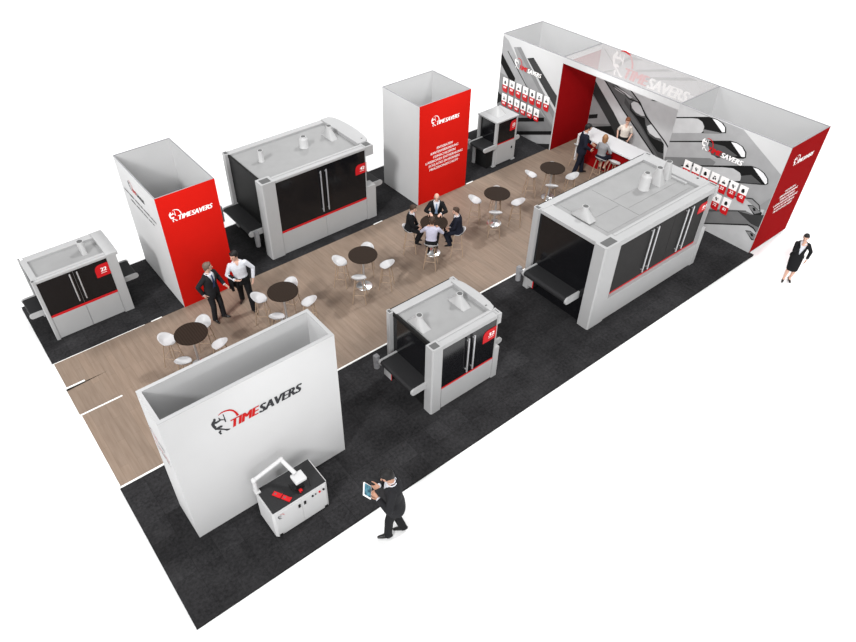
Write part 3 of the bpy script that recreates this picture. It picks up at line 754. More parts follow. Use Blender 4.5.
# -- 42, in the back row
m42 = machine('sanding_machine', 'large grey sander with black doors and badge 42, between the two red towers', 6.50, 10.30, 8.59, 10.96, 2.52,
    dict(pl=6.92, pr=9.95, pw=.36, door=(.82, 2.43), seams=[6.92, 8.45, 9.95], handles=[[8.36], [8.55]], hz=(.97, 2.32), stripe=.07, lower=[6.92, 8.45, 9.95], badge=(9.59, 9.99, 1.71, 2.03), num='42',
         hood=(9.90, 10.32, 8.88, 10.88), bulge=.09, rz=1.15, hm='motor', gl=0, hr=.022, ch=.03, lr=.0))
stack(m42, 7.23, 9.90, 2.43, .36, .075); stack(m42, 8.64, 9.86, 2.43, .36, .13, .085); funnel(m42, 9.58, 9.92, 2.43, .38, .24, .60, .085)
g = G(); g.cyl((8.02, 10.45, 2.43), (8.02, 10.45, 2.437), .10); out('roof_port', g, M['recess'], m42)
c = conveyor(m42, 'infeed_conveyor', 6.10, 6.70, 9.02, 10.72, .88, -1, motors=((6.28, 8.96, .48), (6.05, 10.82, .5)))
g = G(); g.box(6.35, 6.75, 9.1, 10.7, .45, .70); g.box(6.344, 6.35, 9.1, 10.7, .55, .66, 1); out('belt_support', g, [M['matblack'], M['red']], c)
conveyor(m42, 'outfeed_conveyor', 10.80, 10.20, 8.95, 10.6, .95, 1)
# -- large front machine by the exhibition wall
m81 = machine('sanding_machine', 'largest grey sander with dark doors and four roof ducts, before the exhibition wall', 11.43, 16.10, .87, 3.23, 2.61,
    dict(pl=12.03, pr=15.90, pw=.34, door=(.80, 2.43), seams=[12.03, 13.56, 14.45, 15.03, 15.90], handles=[[13.45], [13.67], [14.92], [15.16]], hz=(.92, 2.30), stripe=.05, lower=[11.95, 15.98], badge=(15.56, 15.97, 1.85, 2.14), num='81',
         rz=1.25, dm='gloss2', rec=.09, ch=.03, fr=.24, hr=.022, lr=.34, xs=.08, sheets=[(12.1, 13.3, 1.35, 1.95), (13.32, 15.5, 1.35, 1.72), (13.32, 15.5, 1.74, 2.2), (12.1, 13.3, 1.97, 2.9), (13.32, 15.5, 2.22, 2.9)]))
g = G(); g.box(15.62, 15.95, 1.15, 3.0, 2.50, 2.615, 0, .015); g.box(15.90, 16.07, 1.0, 3.1, 2.42, 2.6, 0, .02); g.box(16.075, 16.12, 1.25, 3.05, 2.30, 2.56, 1)
g.box(15.48, 15.56, 1.5, 2.4, 2.53, 2.60, 0, .02); g.cyl((15.92, 1.45, 2.6), (15.92, 1.45, 2.62), .03, m=1); out('hood', g, [M['shell'], M['matblack']], m81)
funnel(m81, 12.09, 2.13, 2.585, .33, .26, .62, .085); stack(m81, 14.44, 2.08, 2.53, .50, .135, .085)
funnel(m81, 14.95, 2.06, 2.53, .48, .26, .42, .085); funnel(m81, 15.38, 2.09, 2.53, .50, .22, .30, .085)
c = conveyor(m81, 'infeed_conveyor', 11.0, 11.80, 1.38, 2.92, .92, -1, th=.17, motors=((11.03, 3.07, .42),))
g = G(); g.box(11.20, 11.75, 2.66, 2.92, .38, .66); g.box(11.19, 11.20, 2.68, 2.92, .38, .66, 1); g.box(11.188, 11.201, 2.655, 2.68, .38, .66, 2); out('control_box', g, [M['matblack'], M['shell'], M['red']], c)
g = G(); g.box(11.6, 11.8, 1.30, 2.92, .02, .76); g.box(11.597, 11.80, 1.285, 1.30, .02, .86, 1); out('belt_support', g, [M['matblack'], M['red']], c)
g = G(); g.box(11.80, 11.86, 2.86, 2.95, .93, 1.03); out('emergency_stop', g, M['red'], c)
g = G(); g.box(11.82, 11.83, 1.38, 2.92, .93, .955); out('guard_strip', g, M['shell'], c)
# -- 22, back left
R = m22 = machine('sanding_machine', 'small grey sander with rounded top and badge 22, at the far left of the stand', .38, 2.44, 9.05, 10.28, 1.90,
    dict(pl=.47, pr=2.19, pw=.12, door=(.78, 1.87), seams=[.47, 1.335, 2.19], handles=[[1.24], [1.42]], hz=(.93, 1.78), stripe=.07, lower=[.47, 1.335, 2.19], badge=(1.83, 2.185, 1.34, 1.70), num='22',
         rz=1.86, ch=.015, fr=.09, hr=.018, gl=0, head=0, xs=.04, lr=.08))
g = G(); P = [(9.06, 1.80), (9.06, 1.90)] + [(9.06 + .0 + .62 * (1 - math.cos(a)), 1.90 + .0 + .045 * math.sin(a)) for a in (.5, 1.0, 1.5, 2.0, 2.5)] + [(10.27, 1.90), (10.27, 1.80)]
g.prism(P, 2.20, 2.50, 'x', 0, .012); out('hood', g, M['shell'], R)
funnel(R, 1.82, 9.66, 1.83, .33, .13, .34, .085, 0, .0)
conveyor(R, 'infeed_conveyor', .06, .50, 9.36, 10.16, .80, -1, th=.10)
conveyor(R, 'outfeed_conveyor', 2.86, 2.40, 9.36, 10.16, .80, 1, th=.10)
# -- small machine beside the middle red tower
R = thing('sanding_machine', 'narrowest grey sander with one black door, right of the middle red tower', 'sanding machine', (15.33, 8.50, 0), group='wide belt sanding machines on the stand')
g = G(); g.box(15.37, 16.32, 8.53, 9.40, .05, .80); g.box(15.42, 16.32, 8.53, 9.40, .8, 1.66); out('body', g, M['shell'], R)
g = G(); g.box(15.405, 15.42, 8.60, 9.33, .84, 1.62); o = out('end_sheet', g, M['gloss'], R); o['label'] = 'black end sheet'
for (a, b) in ((8.49, 8.58), (9.33, 9.42)):
    g = G(); g.box(15.33, 15.43, a, b, 0.05, 1.66, 0, .006); g.box(15.29, 15.45, a - .01, b + .01, 0, .05, 0, .01); out('upright', g, M['shell'], R)
g = G(); g.box(16.24, 16.34, 8.49, 8.58, .05, 1.66, 0, .006); g.box(16.2, 16.38, 8.47, 8.60, 0, .05, 0, .01); out('upright', g, M['shell'], R)
g = G(); g.box(15.31, 16.36, 8.47, 9.43, 1.64, 1.70, 0, .012); out('roof_sheet', g, M['shell'], R)
g = G(); g.box(15.43, 16.25, 8.485, 8.53, .87, 1.635); o = out('door', g, M['gloss'], R)
g = G(); g.box(15.43, 16.25, 8.483, 8.53, .83, .868); o = out('stripe', g, M['red'], R); o['label'] = 'red stripe below the door'
g = G(); g.box(15.43, 16.25, 8.478, 8.53, .06, .826, 0, .004, 1); o = out('lower_panel', g, M['shell'], R)
g = G(); g.box(16.12, 16.17, 8.462, 8.48, .50, .58); out('latch', g, M['matblack'], o)
tag_badge(R, 15.98, 16.24, 1.20, 1.56, 8.485, '12')
funnel(R, 15.80, 9.05, 1.70, .26, .40, .62, .045, .06, -.02, neck=.01)
c = conveyor(R, 'infeed_conveyor', 14.80, 15.40, 8.46, 9.24, .86, -1, th=.11, motors=((14.86, 9.33, .3),))
g = G(); g.box(15.05, 15.40, 8.56, 9.2, .02, .7, 0); out('belt_support', g, M['matblack'], c)
g = G(); g.box(15.0, 15.06, 9.12, 9.24, .0, .74, 0); g.box(15.06, 15.066, 9.11, 9.23, .05, .7, 1); out('belt_leg', g, [M['shell'], M['red']], c)
conveyor(R, 'outfeed_conveyor', 16.52, 16.30, 8.50, 9.2, .86, 1, th=.11)

# ------------------------------------------------------------------ small deburring workbench in front of the white tower
X0, X1, Y0, Y1, TH = 2.03, 3.26, .64, 1.34, .84
R = thing('deburring_bench', 'small white deburring bench with black top and robot arm, in front of the white tower', 'workbench', (X0, Y0, 0))
g = G(); g.prism([(X0 + .04, Y0), (X1 - .04, Y0), (X1, Y0 + .04), (X1, Y1 - .04), (X1 - .04, Y1), (X0 + .04, Y1), (X0, Y1 - .04), (X0, Y0 + .04)], .03, TH - .02, 'z'); out('cabinet', g, M['lam'], R)
g = G(); g.box(X0 + .02, X1 - .02, Y0 + .015, Y1 - .015, TH - .02, TH, 0, .008); out('bench_top', g, M['belt'], R)
for i, (a, b) in enumerate(((X0 + .06, 2.655), (2.66, X1 - .06))):
    g = G(); g.box(a, b, Y0 - .012, Y0, .10, TH - .06, 0, .004, 1); dr = out('door', g, M['lam'], R)
    hx = b - .06 if i == 0 else a + .06
    g = G(); g.box(hx - .025, hx + .025, Y0 - .03, Y0 - .012, .58, .68, 0, .008); out('handle', g, M['matblack'], dr)
fr = FR(0, Y0 - .012, 0)
g = G(); emblem(g, fr, 2.12, .59, .5, 0, 1); out('logo', g, [M['dkprint'], M['red']], R, recalc=False)
for k, (bx, c_) in enumerate(((2.90, 'matblack'), (2.97, 'matblack'), (3.06, 'red'), (3.15, 'matblack'))):
    g = G(); g.cyl((bx, Y0 - .012, .69), (bx, Y0 - .035, .69), .022 if k != 1 else .012, n=14); o = out('control_button', g, M[c_], R)
    if c_ == 'red': o['label'] = 'red control button'
for (fx, fy) in ((X0 + .09, Y0 - .012), (X1 - .09, Y0 - .012)):
    g = G(); g.box(fx - .035, fx + .035, fy - .012, fy, .05, .11, 0, .01); out('corner_fitting', g, M['matblack'], R)
g = G()
for fx in (X0 + .08, X1 - .08):
    for fy in (Y0 + .08, Y1 - .08): g.cyl((fx, fy, 0), (fx, fy, .03), .03, n=12)
out('feet', g, M['matblack'], R)
g = G(); A = V((2.05, 1.27, TH)); B = V((2.05, 1.29, 1.20)); C_ = V((2.68, 1.32, 1.30)); D_ = V((2.78, .98, 1.13))
g.box(2.0, 2.11, 1.20, 1.33, TH, TH + .05, 0, .01); g.cyl(A, B, .05, .045); g.ball(B, .06); g.cyl(B, C_, .042, .042); g.ball(C_, .055); g.cyl(C_, D_, .04, .045)
arm = out('robot_arm', g, M['lam'], R); arm['label'] = 'white jointed arm'
g = G(); g.box(2.67, 2.92, .78, 1.02, 1.04, 1.12, 0, .02); out('tool_head', g, M['lam'], arm)
g = G(); g.cyl((2.72, .84, 1.05), (2.72, .84, .88), .03); g.tube([(2.60, .98, .93), (2.60, .84, .86), (2.75, .70, .88)], .008); g.tube([(2.92, .95, 1.0), (2.98, .85, .92), (2.93, .72, .87)], .008); g.box(2.66, 2.84, .78, .81, .87, .93); out('gripper', g, M['matblack'], arm)
g = G(); g.box(2.70, 2.76, .72, .79, .85, .90); o = out('gripper_pad', g, M['red'], arm); o['label'] = 'red pad under the head'
for i, (cx, cy, a, lab) in enumerate(((2.33, .965, -1.07, 'red flat workpiece with a hole on the black bench top, the left of the pair'), (2.43, .785, -1.07, 'red flat workpiece on the black bench top, the right of the pair'))):
    g = G(); g.box(-.095, .095, -.05, .05, 0, .018, 0, .006); g.cyl((-.04, 0, .018), (-.04, 0, .0195), .022, m=1); g.box(.075, .095, -.05, .05, .015, .03, 0)
    o = out('workpiece', g, [M['red'], M['recess']], None, False); o.location = (cx, cy, TH + .001 + .0 * i); o.rotation_euler = (0, 0, a)
    tag(o, lab, 'workpiece', 'red workpieces on the bench')

# ------------------------------------------------------------------ reception counter in the open bay
KX0, KX1, KY0, KY1, KH = 18.00, 18.80, 4.50, 7.12, 1.0
R = thing('reception_counter', 'white reception counter with a red front in the open bay of the exhibition wall', 'counter', ((KX0 + KX1) / 2, (KY0 + KY1) / 2, 0))
g = G(); g.box(KX0, KX1, KY0, KY1, KH - .06, KH, 0, .006); out('counter_top', g, M['counter'], R)
g = G(); g.box(KX0, KX1, KY1 - .06, KY1, 0, KH - .06); out('end_panel', g, M['counter'], R)
g = G(); g.box(KX0, KX1, KY0, KY0 + .06, 0, KH - .06); out('end_panel', g, M['counter'], R)
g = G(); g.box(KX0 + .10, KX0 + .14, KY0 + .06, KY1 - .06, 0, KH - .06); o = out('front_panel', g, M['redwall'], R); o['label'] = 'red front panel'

# ------------------------------------------------------------------ bar tables and stools
def make_table(loc, label):
    T = thing('bar_table', label, 'table', loc, group='round bar tables along the aisle')
    g = G(); g.lathe((0, 0, 1.06), [(.36, 0), (.40, .012), (.40, .03), (.395, .034)], 48, 0, False); out('table_top', g, M['wenge'], T, False)
    g = G(); g.cyl((0, 0, .02), (0, 0, 1.06), .03, .03, 20); out('pole', g, M['steel'], T, False)
    g = G(); g.lathe((0, 0, 0), [(.23, 0), (.23, .008), (.20, .018), (.05, .03), (.035, .05)], 36); out('base_plate', g, M['chrome'], T, False)
    return T
def make_stool(loc, rz, label):
    S = thing('bar_stool', label, 'stool', loc, rz, group='white bar stools')
    # shell seat: low raised back, made of an inner and an outer skin.  front = +x
    g = G(); n = 36; K = 9; z0 = .775
    def pt(r, a, off):
        c, s = math.cos(a), math.sin(a)
        x = .195 * r * c - .01; y = .205 * r * s * (1 - .22 * max(0, c) * r)
        back = max(0.0, -c) ** 1.2
        z = z0 + .015 * r ** 2 + .15 * back * max(0, r - .45) ** 1.3 / .55 ** 1.3 + .03 * abs(s) ** 2 * r ** 3 - .02 * max(0, c) * r ** 3
        return (x - (.03 * back * r ** 3), y, z + off)
    rings = [[pt(.03 + .97 * k / K, 2 * PI * i / n, 0) for i in range(n)] for k in range(K + 1)]
    low = [[(q[0] * (.97), q[1] * .97, q[2] - .022) for q in r] for r in reversed(rings)]
    g.loft(rings + low, 0); out('seat', g, M['stoolshell'], S, False)
    feet = []
    for sx in (-1, 1):
        for sy in (-1, 1):
            a = V((sx * .10, sy * .10, .765)); b = V((sx * .185, sy * .185, 0)); feet.append((a, b))
            g = G(); g.cyl(b, a, .011, .015, 10); out('leg', g, M['beech'], S, False)
    g = G(); k = .62; Q = [feet[i][0].lerp(feet[i][1], k) for i in (0, 1, 3, 2)]
    for i in range(4): g.cyl(Q[i], Q[(i + 1) % 4], .008, n=8)
    out('footrest', g, M['beech'], S, False)
    return S
TY = 5.955
TX = [2.90, 5.42, 7.93, 10.45, 12.96, 15.42]
TN = ['leftmost bar table', 'second bar table from the left', 'third bar table from the left', 'bar table of the four seated people', 'second bar table from the right', 'rightmost bar table']
TL = ['leftmost round dark bar table, nearest the ramp', 'second round dark bar table from the left, empty', 'third round dark bar table from the left, empty',
      'round dark bar table with four people seated around it', 'second round dark bar table from the right, empty', 'rightmost round dark bar table, nearest the red fronted counter']
SN = {(-1, 1): 'left', (1, 1): 'back', (1, -1): 'right', (-1, -1): 'front'}
t0 = s0 = None
WHO = {(-1, 1): 'under the person in black with brown hair', (1, 1): 'under the bald man in black', (1, -1): 'under the dark suited person on the right', (-1, -1): 'under the man in the white shirt'}
for i, x in enumerate(TX):
    if t0 is None: t0 = make_table((x, TY, 0), TL[i])
    else:
        q = copy_tree(t0); q.location = (x, TY, 0); q['label'] = TL[i]
    for k, (sx, sy) in enumerate(((-1, 1), (1, 1), (1, -1), (-1, -1))):
        off = .455 if i != 3 else .50
        if k == 1 and i > 3: off = .34
        if k == 1 and i in (1, 2): off = .42
        loc = (x + sx * off, TY + sy * off * .97, 0); rz = math.atan2(-sy, -sx) + (.12, -.2, .1, -.08)[k] * (1 if i % 2 else -.6)
        lab = 'white bar stool on the %s side of the %s' % (SN[(sx, sy)], TN[i]) if i != 3 else 'white shell bar stool ' + WHO[(sx, sy)]
        if s0 is None: s0 = make_stool(loc, rz, lab)
        else:
            q = copy_tree(s0); q.location = loc; q.rotation_euler = (0, 0, rz); q['label'] = lab
CST = [((17.68, 6.72), 'white shell bar stool at the left end of the counter, behind the navy suited man'), ((17.55, 5.68), 'white shell bar stool under the woman in grey at the counter'), ((17.72, 5.24), 'empty white shell bar stool at the counter, right of the woman in grey')]
for (x, y), lab in CST:
    q = copy_tree(s0); q.location = (x, y, 0); q.rotation_euler = (0, 0, 0); q['label'] = lab
# ------------------------------------------------------------------ people
SKIN = mat('skin', (0.46, 0.25, 0.17), 0.55, 0.3, noise=0.04, nscale=20)
SKIN2 = mat('pale_skin', (0.55, 0.33, 0.25), 0.55, 0.3, noise=0.04, nscale=20)
def cloth(name, c): return mat(name, c, 0.85, 0.15, noise=0.08, nscale=25, bump=.15, bscale=300)
CL = {
 'charcoal': cloth('charcoal_suiting', (0.016, 0.016, 0.018)), 'black': cloth('black_suiting', (0.008, 0.008, 0.009)),
 'navy': cloth('navy_suiting', (0.009, 0.010, 0.018)), 'white': cloth('white_shirting', (0.55, 0.56, 0.60)),
 'lilac': cloth('pale_lilac_shirting', (0.42, 0.41, 0.50)), 'grey': cloth('grey_blouse', (0.22, 0.22, 0.23)),
 'cream': cloth('cream_blouse', (0.62, 0.56, 0.50)), 'blue': cloth('blue_tie', (0.03, 0.05, 0.12)), 'paleblue': cloth('pale_blue_tie', (0.20, 0.28, 0.42)),
 'leather': mat('black_leather', (0.008, 0.007, 0.007), 0.35, 0.4, noise=.1), 'brownleather': mat('brown_leather', (0.02, 0.011, 0.008), 0.35, 0.4, noise=.1),
 'hblack': mat('black_hair', (0.007, 0.006, 0.006), 0.6, 0.3, noise=.2, nscale=60), 'hbrown': mat('brown_hair', (0.045, 0.025, 0.016), 0.6, 0.3, noise=.2, nscale=60),
 'hgrey': mat('greying_hair', (0.12, 0.085, 0.065), 0.6, 0.3, noise=.25, nscale=60), 'hauburn': mat('auburn_hair', (0.16, 0.055, 0.022), 0.55, 0.3, noise=.2, nscale=60),
 'hblond': mat('copper_blond_hair', (0.26, 0.13, 0.06), 0.55, 0.3, noise=.2, nscale=60),
 'eye': mat('dark_eye', (0.01, 0.008, 0.007), 0.2, 0.5, noise=.1), 'lip': mat('lips', (0.30, 0.09, 0.08), 0.5, 0.3, noise=.05), 'redtie': cloth('pale_pink_tie', (0.40, 0.14, 0.15)),
}
def fuse(g, name, m, parent, voxel, smooth=3, kill=None):
    """one continuous surface from the overlapping shapes in the builder"""
    bm = g.bm; bmesh.ops.recalc_face_normals(bm, faces=bm.faces[:])
    me = bpy.data.meshes.new('tmp'); bm.to_mesh(me); bm.free()
    o = bpy.data.objects.new('tmp', me); COL.objects.link(o)
    r = o.modifiers.new('r', 'REMESH'); r.mode = 'VOXEL'; r.voxel_size = voxel; r.use_smooth_shade = True
    if smooth:
        s = o.modifiers.new('s', 'SMOOTH'); s.factor = .5; s.iterations = smooth
    dg = bpy.context.evaluated_depsgraph_get(); dg.update()
    nm = bpy.data.meshes.new_from_object(o.evaluated_get(dg)); nm.name = name
    bpy.data.objects.remove(o); bpy.data.meshes.remove(me)
    nm.materials.clear(); nm.materials.append(m)
    if kill:
        b = bmesh.new(); b.from_mesh(nm)
        bmesh.ops.delete(b, geom=[f for f in b.faces if kill(f.calc_center_median())], context='FACES')
        for _ in range(6):                                    # even out the cut hem
            bd = {}
            for e_ in b.edges:
                if len(e_.link_faces) == 1:
                    p0, p1 = e_.verts; bd.setdefault(p0, []).append(p1); bd.setdefault(p1, []).append(p0)
            nw = {v: (v.co + sum((q.co for q in n_), V((0, 0, 0)))) / (1 + len(n_)) for v, n_ in bd.items()}
            for v, c_ in nw.items(): v.co = c_
        b.to_mesh(nm); b.free()
    for p_ in nm.polygons: p_.use_smooth = True
    return link(name, nm, parent)
def cap(g, a, b, ra, rb, n=14):
    a, b = V(a), V(b); d = b - a; L = d.length
    if L < 1e-5: g.ball(a, ra); return
    d /= L; u = d.orthogonal().normalized(); w_ = d.cross(u); rings = []
    for k in range(5):
        t = -PI / 2 + PI / 2 * k / 4; rr = max(ra * math.cos(t), ra * .05); rings.append((a + d * ra * math.sin(t), rr))
    for k in range(5):
        t = PI / 2 * k / 4; rr = max(rb * math.cos(t), rb * .05); rings.append((b + d * rb * math.sin(t), rr))
    g.loft([[p + (u * math.cos(2 * PI * i / n) + w_ * math.sin(2 * PI * i / n)) * r for i in range(n)] for p, r in rings])
def cone_(g, a, b, ra, rb, n=16): g.cyl(a, b, ra, rb, n)
def ell(g, c, ax, n=18, k=12):
    """ellipsoid with three axis vectors"""
    rings = []
    for i in range(k + 1):
        t = -PI / 2 + PI * i / k; rr = max(math.cos(t), .03)
        rings.append([V(c) + ax[0] * rr * math.cos(2 * PI * j / n) + ax[1] * rr * math.sin(2 * PI * j / n) + ax[2] * math.sin(t) for j in range(n)])
    g.loft(rings)
def ik(a, b, l1, l2, pole):
    a, b = V(a), V(b); d = b - a; L = min(d.length, (l1 + l2) * .999); d.normalize()
    x = (l1 * l1 - l2 * l2 + L * L) / (2 * L); hgt = math.sqrt(max(l1 * l1 - x * x, 0))
    p_ = V(pole); p_ = (p_ - d * p_.dot(d)).normalized()
    return a + d * x + p_ * hgt, a + d * L
def person(label, loc, face, H, o):
    """o: pose and clothing.  local frame: +x ahead, +y to the person's left"""
    S = H / 1.75
    P = thing('person', label, 'person', loc, math.radians(face)); P.scale = (S, S, S)
    female = o.get('female', False)
    pel = V(o.get('pelvis', (0, 0, .950))); lean = math.radians(o.get('lean', 2)); side = math.radians(o.get('side', 0)); tw = math.radians(o.get('twist', 0))
    t = V((math.sin(lean), math.sin(side), math.cos(lean))).normalized()
    lp = V((0, 1, 0)); ls = Matrix.Rotation(tw, 3, t) @ (V((0, 1, 0)) - t * t.y).normalized()
    fs = ls.cross(t)
    def fr_(s):   # frame at spine height s
        q = min(max(s / .45, 0), 1); l = (lp * (1 - q) + ls * q); l = (l - t * l.dot(t)).normalized(); return pel + t * s, l, l.cross(t)
    k = .90 if female else 1.0
    WID = [(-.11, .10, .085), (-.06, .15, .11), (0, .168 if not female else .178, .115), (.07, .158 * (k if k < 1 else 1), .108), (.14, .145 * k, .10), (.25, .158 * k, .112), (.36, .172 * k, .118 if not female else .125), (.44, .160 * k, .10), (.49, .11 * k, .082), (.53, .06, .06)]
    def torso(g, s0, s1, inf, flare=0.0):
        rings = []
        ss = [s0] + [q[0] for q in WID if s0 < q[0] < s1] + [s1]
        for s in ss:
            for a, b in zip(WID, WID[1:]):
                if a[0] <= s <= b[0]: f = (s - a[0]) / (b[0] - a[0]); wy = a[1] + (b[1] - a[1]) * f; wx = a[2] + (b[2] - a[2]) * f; break
            else: wy, wx = (WID[0][1:] if s < 0 else WID[-1][1:])
            if s < 0.02 and inf > 0: wy, wx = max(wy, .168), max(wx, .115)
            wy += inf + (flare if s < .0 else 0); wx += inf + (flare if s < .0 else 0)
            c, l, f_ = fr_(s)
            rings.append([c + l * wy * math.copysign(abs(math.cos(a)) ** .85, math.cos(a)) + f_ * wx * math.copysign(abs(math.sin(a)) ** .9, math.sin(a)) for a in [2 * PI * i / 28 for i in range(28)]])
        g.loft(rings)
    sh = {}; el = {}; wr = {}; hd = {}
    shw = .178 * (.90 if female else 1)
    for sd, nm in ((1, 'L'), (-1, 'R')):
        c, l, f_ = fr_(.445); sh[nm] = c + l * sd * shw + t * .0
        tgt = o.get('hand' + nm, None)
        if tgt is None: tgt = sh[nm] + V((.06, sd * .08, -.53))
        pole = o.get('elbow' + nm, (-1, sd * .45, -.2))
        el[nm], wr[nm] = ik(sh[nm], tgt, .285, .255, pole)
        hd[nm] = o.get('hdir' + nm)
    hip = {}; kn = {}; an = {}; toe = {}
    for sd, nm in ((1, 'L'), (-1, 'R')):
        hip[nm] = pel + V((0, sd * .088, -.03))
        f_ = o.get('foot' + nm, (0.02, sd * .10, 0, sd * 8))
        an[nm] = V((f_[0], f_[1], f_[2] + .085)); ya = math.radians(f_[3]); pitch = math.radians(f_[4] if len(f_) > 4 else 0)
        toe[nm] = V((math.cos(ya) * math.cos(pitch), math.sin(ya) * math.cos(pitch), -math.sin(pitch)))
        kn[nm], an[nm] = ik(hip[nm], an[nm], .427, .418, o.get('knee' + nm, (1, sd * .12, 0)))
    hy = math.radians(o.get('headyaw', 0)) + tw; hp = math.radians(o.get('headpitch', 0))
    hf = V((math.cos(hy) * math.cos(hp), math.sin(hy) * math.cos(hp), -math.sin(hp))); hl = V((-math.sin(hy), math.cos(hy), 0)); hu = hf.cross(hl)
    neck, _, nf = fr_(.505); hc = neck + t * .10 + hu * .085 + hf * .02
    # ---- body: one continuous skin
    g = G(); torso(g, -.11, .53, 0)
    cap(g, neck - t * .03, hc - hu * .05 - hf * .02, .056 if not female else .048, .052 if not female else .045)
    ell(g, hc + hu * .02, (hf * .098, hl * .077, hu * .098))                      # skull
    ell(g, hc - hu * .045 + hf * .022, (hf * .068, hl * .058, hu * .072))         # jaw
    cap(g, hc + hf * .092 + hu * .008, hc + hf * .112 - hu * .028, .010, .015, 10)  # nose
    cap(g, hc + hf * .075 - hu * .082, hc + hf * .085 - hu * .085, .018, .016, 10)  # chin
    cap(g, hc + hf * .086 + hl * .03 + hu * .033, hc + hf * .086 - hl * .03 + hu * .033, .012, .012, 8)
    for sd in (1, -1): ell(g, hc + hl * sd * .077 - hf * .005 - hu * .01, (hf * .018, hl * .009, hu * .030), 10, 6)
    for nm, sd in (('L', 1), ('R', -1)):
        cap(g, sh[nm] - t * .01, el[nm], .050 * k, .040 * k); cap(g, el[nm], wr[nm], .040 * k, .026 * k)
        cap(g, hip[nm], kn[nm], .086, .056); cap(g, kn[nm] , kn[nm].lerp(an[nm], .35), .054, .055); cap(g, kn[nm].lerp(an[nm], .35), an[nm], .055, .036)
        z = V((0, 0, 1)); z = (z - toe[nm] * z.dot(toe[nm])).normalized(); an_ = an[nm]
        cap(g, an_ - z * .045 - toe[nm] * .03, an_ - z * .055 + toe[nm] * .12, .034, .024); cap(g, an_, an_ - z * .05 + toe[nm] * .08, .036, .026)
        # hand with palm, four fingers and a thumb
        d = hd[nm]; d = V(d).normalized() if d else (wr[nm] - el[nm]).normalized()
        pn = V(o.get('palm' + nm, (0, -sd, 0))); pn = (pn - d * pn.dot(d)).normalized()      # palm faces pn
        sdv = d.cross(pn).normalized()
        ahead = V((1, 0, .3)); 
        if sdv.dot(ahead) < 0 and not o.get('flip' + nm): sdv = -sdv                      # thumb side
        W = wr[nm]; KN = W + d * .088
        g.loft([[c + sdv * a * wy + pn * b * wz for a, b in ((1, .5), (.5, 1), (-.5, 1), (-1, .5), (-1, -.5), (-.5, -1), (.5, -1), (1, -.5))] for c, wy, wz in ((W - d * .01, .026, .02), (W + d * .03, .036, .017), (KN, .041, .014), (KN + d * .006, .036, .010))])
        curl = math.radians(o.get('curl' + nm, 22))
        for i, L in enumerate((.072, .080, .074, .058)):
            b = KN + sdv * (.031 - .0205 * i); dd = (d + sdv * (.06 - .04 * i)).normalized(); r = .0098 - .0006 * (i == 3)
            for j, f in enumerate((.45, .31, .24)):
                a_ = curl * (j + .6); dj = dd * math.cos(a_) + pn * math.sin(a_); e = b + dj * L * f
                cap(g, b, e, r, r * .93, 8); b = e; r *= .93
        b = W + d * .022 + sdv * .028 + pn * .008
        for j, f in enumerate((.042, .034, .028)):
            dj = (d * (.55 + .2 * j) + sdv * (.75 - .2 * j) + pn * (.25 + .12 * j)).normalized(); e = b + dj * f; cap(g, b, e, .0125 - .001 * j, .0115 - .001 * j, 8); b = e
    sk = o.get('skin', SKIN)
    fuse(g, 'body', sk, P, .0066, 2)
    # face details
    for sd in (1, -1):
        g = G(); ell(g, hc + hf * .0885 + hl * sd * .031 + hu * .012, (hf * .009, hl * .014, hu * .008), 10, 6); out('eye', g, CL['eye'], P, False)
    g = G(); ell(g, hc + hf * .0905 - hu * .052, (hf * .010, hl * .024, hu * .008), 10, 6); out('mouth', g, CL['lip'], P, False)
    # ---- hair
    hs = o.get('hair')
    if hs:
        g = G(); ell(g, hc + hu * .030 - hf * .008, (hf * .108, hl * .090, hu * .108))
        st = o.get('style', 'short')
        if st == 'bob':
            for sd in (1, -1): cap(g, hc + hl * sd * .07 - hf * .01 + hu * .02, hc + hl * sd * .065 - hf * .02 - hu * .12, .038, .030)
            cap(g, hc - hf * .06 + hu * .02, hc - hf * .065 - hu * .13, .062, .052)
        elif st == 'bun':
            ell(g, hc - hf * .115 + hu * .03, (hf * .045, hl * .05, hu * .045)); cap(g, hc - hf * .06, hc - hf * .05 - hu * .05, .065, .05)
        else: cap(g, hc - hf * .045 + hu * .0, hc - hf * .050 - hu * .055, .066, .050)
        if st != 'bob': cap(g, hc + hf * .055 + hu * .085 + hl * .03, hc + hf * .05 + hu * .088 - hl * .04, .035, .032)
        def kf(c):
            q = c - hc; a, b, u = q.dot(hf), q.dot(hl), q.dot(hu)
            return (a > .035 and u < .058) or (st != 'bob' and a > -.02 and u < -.005) 
        fuse(g, 'hair', CL[hs], P, .009, 2, kf)
    elif o.get('fringe'):
        g = G(); ell(g, hc + hu * .0 - hf * .008, (hf * .103, hl * .084, hu * .098))
        fuse(g, 'hair', CL[o['fringe']], P, .009, 2, lambda c: (c - hc).dot(hf) > .0 or (c - hc).dot(hu) > .035 or (c - hc).dot(hu) < -.07)
    # ---- clothes
    def sleeves(g, inf, f1=.96):
        for nm in 'LR':
            cap(g, sh[nm] - t * .012, el[nm], .056 * k + inf, .046 * k + inf)
            cap(g, el[nm], el[nm].lerp(wr[nm], .3), .046 * k + inf, .043 * k + inf); cone_(g, el[nm].lerp(wr[nm], .2), el[nm].lerp(wr[nm], f1), .045 * k + inf, .036 * k + inf)
    top, jac = o.get('top'), o.get('jacket')
